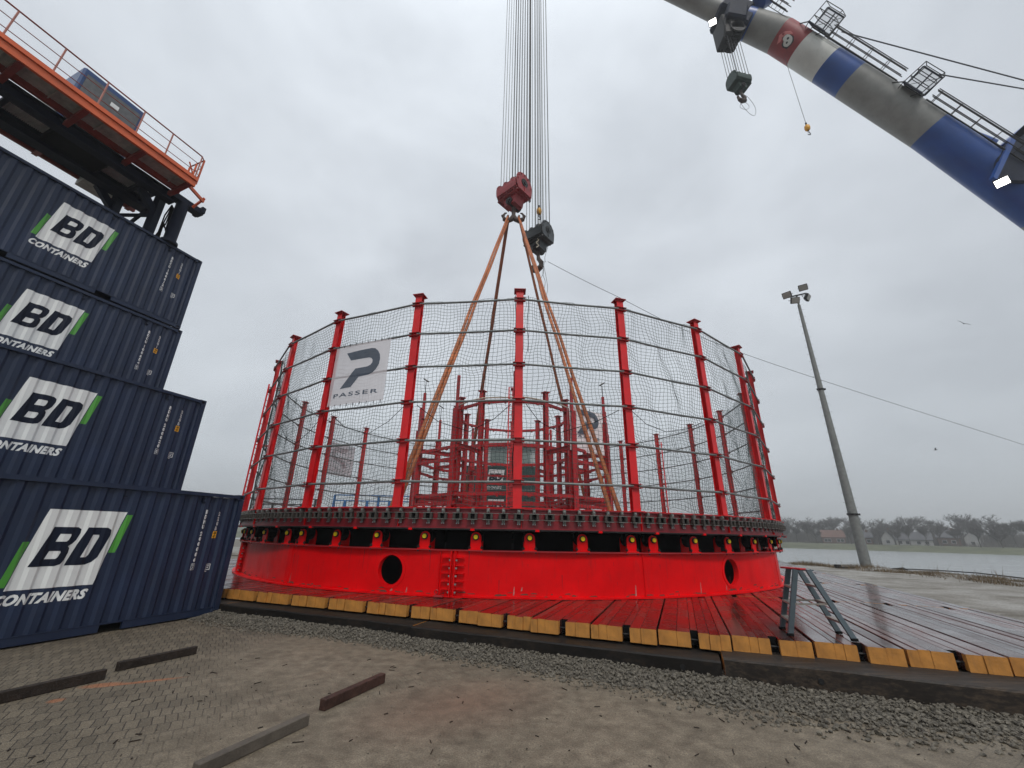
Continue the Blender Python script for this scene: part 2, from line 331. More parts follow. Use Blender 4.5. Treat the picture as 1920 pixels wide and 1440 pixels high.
hh = math_(n, l, 'ADD', math_(n, l, 'MULTIPLY', fine, .6), math_(n, l, 'ADD', math_(n, l, 'MULTIPLY', mid, .8), math_(n, l, 'MULTIPLY', math_(n, l, 'MULTIPLY', bk.outputs['Fac'], -1.0), math_(n, l, 'SUBTRACT', 1, mk))))
l(hh, bp.inputs['Height']); l(bp.outputs[0], b.inputs['Normal'])
m, t, n, l, b = nodes('pale beach sand'); M['sand'] = m
P = n.new('ShaderNodeTexCoord').outputs['Object']; a1 = noise(n, l, P, .5, 8, .65); a2 = noise(n, l, P, 30, 5, .7)
r = ramp(n, [(.34, (.13, .115, .09)), (.5, (.25, .235, .21)), (.68, (.36, .35, .325))]); l(a1, r.inputs[0]); g = ramp(n, [(.38, (.5, .5, .5)), (.62, (1.35, 1.35, 1.35))]); l(a2, g.inputs[0])
l(mixc(n, l, 1., r.outputs[0], g.outputs[0], 'MULTIPLY'), b.inputs['Base Color']); b.inputs['Roughness'].default_value = .85
bp = n.new('ShaderNodeBump'); bp.inputs['Strength'].default_value = .6; bp.inputs['Distance'].default_value = .05; l(a2, bp.inputs['Height']); l(bp.outputs[0], b.inputs['Normal'])
m, t, n, l, b = nodes('choppy grey water'); M['water'] = m
P = n.new('ShaderNodeTexCoord').outputs['Object']; mp = n.new('ShaderNodeMapping'); mp.inputs['Scale'].default_value = (.9, 1.25, 1); mp.inputs['Rotation'].default_value = (0, 0, .7); l(P, mp.inputs[0])
b.inputs['Base Color'].default_value = (.27, .285, .285, 1); b.inputs['Roughness'].default_value = .2; b.inputs['Specular IOR Level'].default_value = .6
w1 = math_(n, l, 'ADD', noise(n, l, mp.outputs[0], .55, 3, .6), math_(n, l, 'MULTIPLY', noise(n, l, P, .12, 2, .5), 1.5)); bp = n.new('ShaderNodeBump'); bp.inputs['Strength'].default_value = .9; bp.inputs['Distance'].default_value = .9; l(w1, bp.inputs['Height']); l(bp.outputs[0], b.inputs['Normal'])
def wetwood(name, dark, mid_, lite, ro0, ro1, coat=0, spec=.5):
    m, t, n, l, b = nodes(name)
    tc = n.new('ShaderNodeTexCoord'); P = tc.outputs['Object']; oi = n.new('ShaderNodeObjectInfo')
    ad = n.new('ShaderNodeVectorMath'); ad.operation = 'ADD'; l(P, ad.inputs[0]); sc = n.new('ShaderNodeVectorMath'); sc.operation = 'SCALE'; sc.inputs[0].default_value = (17, 9, 5); l(oi.outputs['Random'], sc.inputs[3]); l(sc.outputs[0], ad.inputs[1])
    mp = n.new('ShaderNodeMapping'); mp.inputs['Scale'].default_value = (.6, 14, 14); l(ad.outputs[0], mp.inputs[0])
    gr = noise(n, l, mp.outputs[0], 1.8, 8, .65); bl = noise(n, l, ad.outputs[0], 1.1, 6, .6); fn = noise(n, l, ad.outputs[0], 45, 4, .7)
    r = ramp(n, [(.28, dark), (.5, mid_), (.74, lite)]); l(math_(n, l, 'ADD', math_(n, l, 'MULTIPLY', gr, .6), math_(n, l, 'MULTIPLY', bl, .4)), r.inputs[0])
    hs = n.new('ShaderNodeHueSaturation'); hs.inputs['Value'].default_value = 1; l(r.outputs[0], hs.inputs['Color'])
    vv = n.new('ShaderNodeMapRange'); vv.inputs[3].default_value = .45; vv.inputs[4].default_value = 1.7; l(oi.outputs['Random'], vv.inputs[0]); l(vv.outputs[0], hs.inputs['Value'])
    l(hs.outputs[0], b.inputs['Base Color'])
    rr = n.new('ShaderNodeMapRange'); rr.inputs[1].default_value = .35; rr.inputs[2].default_value = .68; rr.inputs[3].default_value = ro0; rr.inputs[4].default_value = ro1; l(bl, rr.inputs[0]); l(rr.outputs[0], b.inputs['Roughness'])
    bp = n.new('ShaderNodeBump'); bp.inputs['Strength'].default_value = .22; bp.inputs['Distance'].default_value = .006; l(math_(n, l, 'ADD', gr, math_(n, l, 'MULTIPLY', fn, .3)), bp.inputs['Height']); l(bp.outputs[0], b.inputs['Normal']); b.inputs['Specular IOR Level'].default_value = spec; b.inputs['Coat Weight'].default_value = coat; b.inputs['Coat Roughness'].default_value = .10; b.inputs['Coat IOR'].default_value = 1.5
    return m
M['deck'] = wetwood('wet reddish hardwood', (.026, .010, .008), (.062, .018, .013), (.12, .045, .032), .14, .42, .4, .4)
M['yend'] = mat('ochre painted beam end', (.44, .19, .036), .6, var=.25, vs=5, bump=.4, bs=40, grime=.5)
M['sleeper'] = wetwood('dark weathered sleeper', (.004, .0035, .003), (.014, .011, .009), (.06, .042, .028), .45, .75, 0, .25)
# ================================================================= GROUND, WATER, FAR SHORE
shore = [(24, -80), (24.2, 5), (22.9, 14), (22.7, 19.5), (23, 24), (22.7, 28), (20.5, 31), (14, 41), (9, 60), (-60, 85), (-500, 130)]
land = shore + [(-500, -80)]
vs, fs = fill2d([land]); mb = MB(); mb.add([(x, y, 0) for x, y in vs], fs)
sk = [V((x, y, 0)) for x, y in shore]
for i in range(len(sk) - 1):
    def outw(k):
        a = sk[max(k - 1, 0)]; c = sk[min(k + 1, len(sk) - 1)]; d_ = (c - a).normalized(); return V((d_.y, -d_.x, 0)) * 4
    mb.add([sk[i], sk[i + 1], sk[i + 1] + outw(i + 1) + V((0, 0, -2.8)), sk[i] + outw(i) + V((0, 0, -2.8))], [(0, 1, 2, 3)])
struct(mb.build('ground', M['paving']))
mb = MB().add([(-1500, -300, -2), (1500, -300, -2), (1500, 1600, -2), (-1500, 1600, -2)], [(0, 1, 2, 3)]); struct(mb.build('water', M['water']))
# sand between the deck and the water, slightly mounded
mb = MB(); nx, ny = 60, 70; idx = {}
def edgeR(y):
    for (x0, y0), (x1, y1) in zip(shore, shore[1:]):
        if y0 <= y <= y1: return x0 + (x1 - x0) * (y - y0) / (y1 - y0)
    return 24
for j in range(ny + 1):
    y = 4 + 42 * j / ny; xl = 6.6 + .3946 * (y - 2.0) * 1.0 if y < 32 else -30 + 0 * y
    xl = -30 + 0 if y > 33.5 else min(xl, 20)
    xr = edgeR(y) + .25
    for i in range(nx + 1):
        f = i / nx; x = xl + (xr - xl) * f
        z = .02 + .16 * min(1, f * 6) * 1 + .06 * mn.noise(V((x * .35, y * .35, 3))) + .03 * mn.noise(V((x * 1.7, y * 1.7, 1)))
        z += .10 * math.exp(-((f - .93) / .06) ** 2); z = max(z, .01)
        if i == nx: z = -.4
        mb.v.append((x, y, z))
for j in range(ny):
    for i in range(nx):
        k = j * (nx + 1) + i; mb.f.append((k, k + 1, k + nx + 2, k + nx + 1)); mb.m.append(0)
struct(mb.build('sand', M['sand'], smooth=True))
def az(deg, dist, z=0): t = rad(deg); return V((sin(t) * dist, cos(t) * dist, z))
mb = MB(); prof = [(236, -2.2), (240, -1.6), (247, -.2), (252, .25), (330, .6), (900, 8)]; A0, A1, K = -80, 125, 100
for i in range(K + 1):
    for d_, z in prof:
        dd = d_ + 3 * mn.noise(V((i * .4, 0, 5)))
        p = az(A0 + (A1 - A0) * i / K, dd, z + .25 * mn.noise(V((i * .9, d_ * .1, 0)))); mb.v.append(tuple(p))
for i in range(K):
    for k in range(len(prof) - 1): q = i * len(prof) + k; mb.f.append((q, q + 1, q + len(prof) + 1, q + len(prof))); mb.m.append(0)
struct(mb.build('far_bank', M['grass']))
# ---- bare winter trees on the far bank
def tree_proto(seed, H, W, dense):
    rnd = random.Random(seed); tr = MB(); cr = MB(); tw = [[], []]
    def limb(p, d, L_, r, lv):
        pts = [p]; q = p; wv = .06 if lv == 0 else .16
        for k in range(3): d = (d + V((rnd.uniform(-wv, wv), rnd.uniform(-wv, wv), rnd.uniform(.0, .10)))).normalized(); q = q + d * L_ / 3; pts.append(q)
        (tr if lv < 1 else cr).tube(pts, r, 4 if lv < 3 else 3, rs=[r, r * .82, r * .64, r * .45])
        if lv < 4:
            n_ = (6, 4, 4, 3)[lv]
            for k in range(n_):
                s_ = pts[rnd.choice((1, 2, 3) if lv else (2, 3, 3))]; ang = 2 * pi * k / n_ + rnd.uniform(-.6, .6); sp_ = rnd.uniform(.45, 1.1) if lv else rnd.uniform(.35, .95)
                nd = (d + V((cos(ang) * sp_, sin(ang) * sp_, rnd.uniform(-.1, .3)))).normalized(); limb(s_, nd, L_ * rnd.uniform(.55, .78), max(r * .5, .022), lv + 1)
        if lv >= 3:
            for k in range(dense):
                dd = (d + V((rnd.uniform(-1, 1), rnd.uniform(-1, 1), rnd.uniform(-.6, .9)))).normalized(); L2 = rnd.uniform(.4, 1.0); a = pts[rnd.randrange(4)]; c = a + dd * L2; s_ = dd.cross(V((rnd.random(), rnd.random(), rnd.random()))).normalized() * .03
                cr.add([a - s_, a + s_, c], [(0, 1, 2)])
    limb(V((0, 0, 0)), V((0, 0, 1)), H * .34, H * .020, 0)
    for t_ in (tr, cr): t_.v = [(x * W, y * W, z) for x, y, z in t_.v]
    mz = max(v[2] for v in cr.v)
    for t_ in (tr, cr): t_.v = [(x, y, z * H / mz) for x, y, z in t_.v]
    e = empty('bare_tree', (0, 0, 0)); tr.build('trunk', M['trunk'], e); cr.build('crown', M['twig'], e); return e
protos = [tree_proto(s_, h, w_, d_) for s_, h, w_, d_ in ((1, 12, 1.0, 11), (2, 12, 1.1, 11), (3, 12, .95, 12), (5, 12, 1.05, 11))]
used = set(); rt = random.Random(4)
def tree_at(a, d_, H, W=1, z=.2, k=None):
    k = rt.randrange(4) if k is None else k; p = protos[k]
    o = p if k not in used else copy_tree(p); used.add(k)
    o.location = az(a, d_, z); o.rotation_euler = (0, 0, rt.uniform(0, 6.28)); s_ = H / 12; o.scale = (s_ * W, s_ * W, s_)
    return o
a = 8.
while a < 80:
    H = 12.4 + 1.6 * mn.noise(V((a * .35, 0, 0))) - (a - 34) * .05 + rt.uniform(-.8, .8)
    if 9 < a < 30: H *= 1.1
    o = tree_at(a, rt.uniform(268, 292), H, rt.uniform(.95, 1.25)); tag(o, ('bare tree on the far shore, left of the light mast' if a < 39 else 'bare tree on the far shore near the white houses' if a < 45 else 'bare tree on the far shore towards the right edge' if a < 52 else 'bare tree on the far shore beyond the right edge') if a > 32 else 'bare tree on the far shore glimpsed through the cage', 'tree', 'bare trees on the far shore')
    a += rt.uniform(.95, 1.35)
for a in (35.3, 38.2, 40.4, 41.9, 42.7, 43.9, 44.8, 46.0, 47.3, 48.6, 50.3):
    o = tree_at(a, rt.uniform(250, 255), rt.uniform(8.5, 11), 1.0); tag(o, 'bare tree nearest the water in front of the houses, ' + ('left of the mast' if a < 39 else 'right of the mast'), 'tree', 'bare trees in front of the houses')
a = 8.5
while a < 55:
    o = tree_at(a, rt.uniform(300, 330), 15.2 + rt.uniform(-1.6, 1.2) - (a - 34) * .05, 1.25, .4); tag(o, 'tall pale tree rising behind the front line of trees, ' + ('glimpsed through the cage' if a < 32 else 'left of the light mast' if a < 40 else 'right of the light mast'), 'tree', 'bare trees behind the front line')
    a += rt.uniform(1.5, 2.4)
# undergrowth in front of the trunks, one mass
mb = MB()
for i in range(14000):
    a = rt.uniform(8, 85); dens = .5 + mn.noise(V((a * .5, 2, 0)))
    h = rt.uniform(.3, 2.4) * (.6 + dens) * (1.0 if a > 42 else .6); p = az(a, rt.uniform(262, 290), .1); q = p + V((rt.uniform(-1, 1), rt.uniform(-.4, .4), h)); s_ = V((.13, 0, .0)) * rt.uniform(.5, 1.6)
    mb.add([p - s_, p + s_, q + s_ * .4], [(0, 1, 2)])
tag(mb.build('undergrowth', M['twig']), 'dark tangled undergrowth beneath the trees on the far shore', 'undergrowth', kind='stuff')
mb = MB()
for i in range(46000):
    a = rt.uniform(8, 85); d_ = rt.uniform(292, 345); h = rt.uniform(2, 8.5) * (.75 + .5 * mn.noise(V((a * .7, d_ * .02, 9)))); p = az(a, d_, .3) + V((0, 0, rt.uniform(0, 3.5))); q = p + V((rt.uniform(-.8, .8), 0, h)); s_ = V((.10, 0, .0)) * rt.uniform(.5, 1.5)
    mb.add([p - s_, p + s_, q], [(0, 1, 2)])
tag(mb.build('distant_wood', M['twig']), 'grey mass of bare saplings filling the background of the far shore', 'woodland', kind='stuff')
# ---- houses across the water
def house(a, d_, w_, dp, hw, hr, wall, roof, label, gable=False, rz=0, wins=((-.3, .5), (.3, .5)), chim=True, z=.2):
    e = empty('house', az(a, d_, z), -rad(a) + rz); tag(e, label, 'house')
    mb = MB().box((0, dp / 2, hw / 2), (w_, dp, hw)); 
    if gable: mb.add([(-w_ / 2, 0, hw), (w_ / 2, 0, hw), (0, 0, hw + hr - .15), (-w_ / 2, dp, hw), (w_ / 2, dp, hw), (0, dp, hw + hr - .15)], [(0, 1, 2), (3, 5, 4)])
    else: mb.add([(-w_ / 2, 0, hw), (-w_ / 2, dp, hw), (-w_ / 2, dp / 2, hw + hr - .15), (w_ / 2, 0, hw), (w_ / 2, dp, hw), (w_ / 2, dp / 2, hw + hr - .15)], [(0, 1, 2), (3, 5, 4)])
    mb.build('wall', M[wall], e); rf = MB(); ov = .35
    if gable:
        for s_ in (-1, 1): rf.prism([(0, hr), (s_ * (w_ / 2 + ov), -.2), (s_ * (w_ / 2 + ov), -.02), (0, hr + .2)], lambda x, y, t_: V((x, -ov + t_, hw + y)), dp + 2 * ov)
    else:
        for s_ in (-1, 1): rf.prism([(0, hr), (s_ * (dp / 2 + ov), -.2), (s_ * (dp / 2 + ov), -.02), (0, hr + .2)], lambda x, y, t_: V((-w_ / 2 - ov + t_, dp / 2 + x, hw + y)), w_ + 2 * ov)
    r = rf.build('roof', M[roof], e)
    if chim: MB().box((w_ * .25, dp / 2, hw + hr + .2), (.8, .8, 1.6)).build('chimney', M['brick'], r)
    for u, v in wins:
        f = MB().box((u * w_, -.03, hw * v), (1.5, .1, 1.5)).build('window', M['render'], e); MB().box((u * w_, -.09, hw * v), (1.15, .05, 1.15)).build('pane', M['glass'], f)
    return e
house(36.8, 266, 9, 8, 3.0, 3.2, 'brick', 'tile', 'brick house with bright orange tiled roof near the left of the far shore', wins=((-.35, .5), (-.2, .5), (.2, .5), (.36, .5)))
house(39.3, 257, 6, 7, 3.0, 2.4, 'brick', 'slate', 'low brick house with white framed porch left of the lamp mast', wins=((-.25, .5), (.25, .5)))
house(41.1, 256, 4.2, 9, 2.8, 3.4, 'render', 'slate', 'narrow white gabled house just right of the lamp mast', gable=True, wins=((0, .5),))
house(43.0, 262, 12, 8, 2.4, 3.2, 'render', 'slate', 'long low white cottage under a big dark roof', wins=((-.38, .5), (-.18, .5), (.12, .5), (.34, .5)))
house(45.4, 268, 7, 8, 3.6, 3, 'brick', 'slate', 'dark brick house half hidden behind bushes by the white cottage', wins=((-.2, .5), (.2, .5)))
house(46.9, 272, 4.5, 8, 3.6, 2.6, 'render', 'slate', 'small pale gabled house among the trees on the right', gable=True, wins=((0, .4),))
# ================================================================= TIMBER DECK
# mats: local x = along the beams (0 at the front edge), y = across, z up from the underside (0.2 thick)
ML, MW, MT, MZ = 5.0, 1.036, .205, .474
def make_mat(kind):
    e = empty('crane_mat', (0, 0, 0)); rnd = random.Random(kind)
    cuts = {0: (.20, .205, .115, .155, .115, .23), 1: (.235, .175, .12, .24, .135, .125), 2: (.14, .145, .155, .11, .20, .27)}[kind]
    notch = {0: 2, 1: 2, 2: 3}[kind]; tot = sum(cuts); y = -MW / 2 + .012
    for i, c_ in enumerate(cuts):
        wd = c_ / tot * (MW - .024); x0 = .22 if i == notch else rnd.uniform(0, .022)
        x1 = ML - (.24 if i == notch else .0); dz = -.004 if i == notch else rnd.uniform(-.007, .005); y0, y1 = y + .002, y + wd - .002; zt = MT + dz; b_ = .008
        mb = MB(); pr = [(y0, 0), (y1, 0), (y1, zt - b_), (y1 - b_, zt), (y0 + b_, zt), (y0, zt - b_)]
        n_ = 6; vs = [(x0, *q) for q in pr] + [(x0 + .035, *q) for q in pr] + [(x1, *q) for q in pr]; pm = 2 if i == notch else 1  # recessed beam end is black: the notch's shade put into its colour
        mb.add(vs[:12], [tuple(range(6))[::-1]], pm); k0 = 0
        mb.f += [(k, (k + 1) % 6, 6 + (k + 1) % 6, 6 + k) for k in range(6)]; mb.m += [0 if k in (3, ) and False else (pm if i != notch and k != 3 and False else 0) for k in range(6)]
        o_ = len(mb.v); mb.v += vs[12:]; mb.f += [(6 + k, 6 + (k + 1) % 6, 12 + (k + 1) % 6, 12 + k) for k in range(6)]; mb.m += [0] * 6
        mb.f.append(tuple(range(12, 18))); mb.m.append(1 if i != notch else 0)
        # paint laps 3 cm round the sides of the end facing the notch
        if i != notch:
            for ys in (y0 - .0012, y1 + .0012): mb.add([(x0 - .001, ys, .004), (x0 + .09, ys, .004), (x0 + .09, ys, zt - b_), (x0 - .001, ys, zt - b_)], [(0, 1, 2, 3)], 1)
        mb.build('beam', [M['deck'], M['yend'], M['black']], e); y += wd
    for xx in (.1, ML - .1): MB().tube([(xx, -MW / 2 + .02, MT * .45), (xx, MW / 2 - .02, MT * .45)], .014, 6).build('tie_rod', M['dark'], e)
    return e
mprotos = [make_mat(k) for k in range(3)]; mused = [False] * 3; rm = random.Random(3)
jogs = {}
for row in range(5):
    for i in range(-19, 6):
        o = -.5 + MW * i + MW / 2 + (.10 if i > 1 else 0) * (i - 1) * .25
        a0 = float(np.interp(o, [-9.3, -6, -4.2, -3.1, -2, -1.5, -.5, .5, 1.5, 2.66, 3.8], [7.67, 7.70, 7.70, 7.63, 7.55, 7.53, 7.59, 7.67, 7.74, 7.84, 7.95])) + row * (ML + .03) + rm.uniform(-.012, .012)
        if row == 0: jogs[i] = a0
        else: a0 = max(a0, jogs[i] + row * (ML + .03))
        c = AO(a0 + ML / 2, o); dist = math.hypot(c.x - CX, c.y - CY)
        if row and dist < RC - 3.5: continue
        if row and o < -1 and dist > RC + 2.5 and o < -8: continue
        k = rm.randrange(3)
        m_ = mprotos[k] if not mused[k] else copy_tree(mprotos[k]); mused[k] = True
        m_.location = AO(a0, o, MZ - MT); m_.rotation_euler = (0, 0, RZ + (pi if False else 0))
        ords = ('rightmost', 'second', 'third', 'fourth', 'fifth', 'sixth', 'seventh', 'eighth', 'ninth', 'tenth', 'eleventh', 'twelfth', 'thirteenth', 'fourteenth', 'fifteenth')
        od = ords[5 - i] if 5 - i < 15 else None
        if row == 0: tag(m_, (('rightmost crane mat' if i == 5 else od + ' crane mat from the right') + ' in the front row with ochre painted ends') if od else 'ochre ended crane mat behind the lowest container, out of sight', 'crane mat', 'crane mats in the front row')
        elif i >= 2: tag(m_, '%s wet reddish crane mat from the right in row %s behind the front row' % (ords[5 - i].replace('rightmost', 'first'), ('', 'one', 'two', 'three', 'four')[row]), 'crane mat', 'crane mats behind the front row')
        else: tag(m_, 'wet reddish crane mat beside or under the red base ring', 'crane mat', 'crane mats behind the front row')
# bearers under the front edge
def sleeper(o0, o1, a0, wd, zt, label, z0=.0):
    mb = MB(); n_ = 24; pr0 = [(0, z0), (wd, z0), (wd, zt - .02), (wd - .02, zt), (.018, zt), (0, zt - .02)]
    for i in range(n_ + 1):
        f = i / n_; o = o0 + (o1 - o0) * f
        for x, z in pr0: mb.v.append(tuple(AO(a0 + x + .012 * mn.noise(V((o * 1.3, z * 9, 1))), o, z + .012 * mn.noise(V((o * .9, x * 3, 4))))))
    for i in range(n_):
        for k in range(6): q = i * 6 + k; q2 = i * 6 + (k + 1) % 6; mb.f.append((q, q2, q2 + 6, q + 6)); mb.m.append(0)
    mb.f.append(tuple(range(6))); mb.f.append(tuple(n_ * 6 + k for k in range(6))); mb.m += [1, 1]
    o_ = single('timber_bearer', mb, [M['sleeper'], M['yend']], label, 'timber bearer', 'bearers under the front edge of the deck')
    kn = MB()
    for o in ([o0 + 1.1, o1 - .5] if o1 - o0 > 3 else [o0 + .5]):
        p = AO(a0 - .004, o, zt * .5) - o_.location; R = Matrix.Rotation(RZ, 3, 'Z') @ Matrix.Rotation(pi / 2, 3, 'Y')
        kn.lathe([(.034, -.012), (.034, .003), (.026, .005), (.022, -.004)], p, 14, R)
    kn.build('bolt_head', M['dark'], o_)
sleeper(-9.75, -4.72, 7.26, .62, .235, 'dark timber bearer under the deck edge next to the containers')
sleeper(-4.69, .33, 7.18, .62, .235, 'middle dark timber bearer under the deck edge with bolt holes')
sleeper(.37, 6.3, 7.20, .70, .275, 'thick dark timber bearer under the deck edge on the right')
sleeper(-17, -9.8, 7.4, .6, .23, 'timber bearer running on behind the lowest container')
mb = MB()
for a_ in (10.2, 12.5, 15.2, 17.5, 20.2, 22.5, 25.2, 27.5, 30.2, 32.0): mb.beam(AO(a_, 5.9, .13), AO(a_, -19, .13), .3, .25)
single('bearer_set', mb, M['sleeper'], 'rows of dark bearers carrying the deck from beneath', 'timber bearers')
# gravel strip
mb = MB(); gp = [(-9.9, 6.75), (-9.1, 6.62), (-7.5, 6.60), (-6.4, 6.76), (-5.1, 6.73), (-4.0, 6.63), (-3.2, 6.52), (-2.1, 6.44), (-.7, 6.30), (.46, 6.02), (1.44, 6.05), (2.8, 6.28), (3.8, 6.35), (5.5, 6.4), (7, 6.4)]
def gedge(o):
    for (x0, y0), (x1, y1) in zip(gp, gp[1:]):
        if x0 <= o <= x1: return y0 + (y1 - y0) * (o - x0) / (x1 - x0)
    return 6.5
base = MB(); no, na = 140, 8
def gz(o, f): return max(.004, (.10 - .05 * min(1, max(0, (o + 2) / 3))) * f ** .8 * (1 + .35 * mn.noise(V((o * 1.5, f * 2, 0)))) )
for i in range(no + 1):
    o = -9.95 + 16.9 * i / no; e0 = gedge(o) + .06 + .07 * mn.noise(V((o * 2.5, 0, 0)))
    for j in range(na + 1): f = j / na; base.v.append(tuple(AO(e0 + (7.45 - e0) * f, o, gz(o, f) - .012)))
for i in range(no):
    for j in range(na): q = i * (na + 1) + j; base.f.append((q, q + 1, q + na + 2, q + na + 1)); base.m.append(0)
struct(base.build('gravel_bed', M['stone']))
ico = bmesh.new(); bmesh.ops.create_icosphere(ico, subdivisions=1, radius=1); iv = np.array([v.co[:] for v in ico.verts]); ifc = np.array([[v.index for v in f.verts] for f in ico.faces]); ico.free()
def stones(cs, szs, name, matl):
    n_ = len(cs); VV = np.zeros((n_, 12, 3)); 
    for k in range(n_):
        q = np.random.randn(3, 3); q, _ = np.linalg.qr(q); s_ = szs[k] * np.array([1, .85, .72]) * (1 + .12 * np.random.randn(3)); j = iv * (1 + .26 * np.clip(np.random.randn(12, 1), -1.6, 1.6)); p = (j * s_) @ q.T; p[:, 2] *= .8; VV[k] = p + cs[k]
    Fs = (ifc[None] + 12 * np.arange(n_)[:, None, None]).reshape(-1, 3); me = bpy.data.meshes.new(name); me.from_pydata(VV.reshape(-1, 3).tolist(), [], Fs.tolist()); me.materials.append(matl); o = bpy.data.objects.new(name, me); COL.objects.link(o); return o
cs = []; sz = []
for k in range(17000):
    o = rm.uniform(-9.9, 6.9); e0 = gedge(o) + .05 * mn.noise(V((o * 3, 0, 0))); f = rm.random() ** .85; 
    if rm.random() < .06: f = -rm.random() ** 2 * .25
    a = e0 + (7.4 - e0) * f; s_ = .008 + .020 * rm.random() ** 1.8 * (1.0 + .05 * max(0, o + 3)) * (1.4 if rm.random() < .15 else 1); cs.append(tuple(AO(a, o, gz(o, max(f, 0)) + s_ * .2))); sz.append(s_)
tag(stones(cs, sz, 'gravel', M['stone']), 'grey crushed stone banked against the front bearer of the deck', 'gravel', kind='stuff')
cs = []; sz = []
for k in range(420): cs.append((rm.uniform(-3.5, 5), rm.uniform(2.6, 6.6), .004)); sz.append(rm.uniform(.003, .009))
for p_ in ((.9, 6.15, .02), (2.05, 5.5, .018), (2.75, 4.75, .016), (-2.1, 4.05, .014), (-1.2, 3.2, .012), (.2, 4.6, .011)): cs.append((p_[0], p_[1], .01)); sz.append(p_[2])
tag(stones(cs, sz, 'pebbles', M['stone']), 'small loose stones and grit strewn over the muddy paving', 'pebbles', kind='stuff')
cs = MB()
for k in range(160):
    x, y = rm.uniform(-4.5, 4.5), rm.uniform(2.6, 7.4); t_ = rm.uniform(0, pi); L_ = rm.uniform(.015, .10) * (1.6 if rm.random() < .1 else 1); d_ = V((cos(t_), sin(t_), 0)); cs.beam(V((x, y, .006)) - d_ * L_ / 2, V((x, y, .006)) + d_ * L_ / 2, rm.uniform(.004, .012), .006)
tag(cs.build('wood_chips', M['timber']), 'dark wood splinters scattered on the wet paving', 'wood chips', kind='stuff')
def batten(p, q, w_, h, label, matl=None, name='timber_batten'):
    mb = MB().beam(V((*p, h / 2 + .001)), V((*q, h / 2 + .001)), w_, h, bev=.006)
    return single(name, mb, matl or M['timber'], label, 'timber batten', 'battens lying on the paving')
batten((-5.75, 4.85), (-5.13, 6.2), .075, .115, 'long dark batten on the paving cut off by the left side of the photo')
batten((-5.26, 6.52), (-4.83, 7.40), .075, .105, 'short dark batten beneath the logo of the lowest container')
batten((-1.99, 5.36), (-1.60, 6.28), .085, .105, 'reddish dark batten alone in the middle of the paving', mat('reddish wet timber', (.05, .024, .018), .6, var=.5, vs=8, bump=.5, spec=.25))
batten((-2.42, 4.05), (-2.0, 5.02), .085, .095, 'pale muddy batten nearest the camera', mat('muddy timber', (.085, .070, .055), .7, var=.3, vs=6, bump=.4))
mb = MB()
for k in range(5): mb.beam((-1.36 + .006 * k, 3.66 + .01 * k, .008 + .004 * k), (-1.17 + .008 * k, 3.89 - .01 * k, .012), .012, .007)
single('broken_stick', mb, M['black'], 'charred splintered stick with an orange mark at its tip', 'stick')
mb = MB().beam((.18, 4.02, .01), (.33, 4.03, .012), .02, .01); mb.beam((.22, 4.04, .01), (.36, 4.035, .01), .01, .008)
single('rubber_scrap', mb, M['black'], 'small black scrap of rubber on the open paving right of the battens', 'scrap')
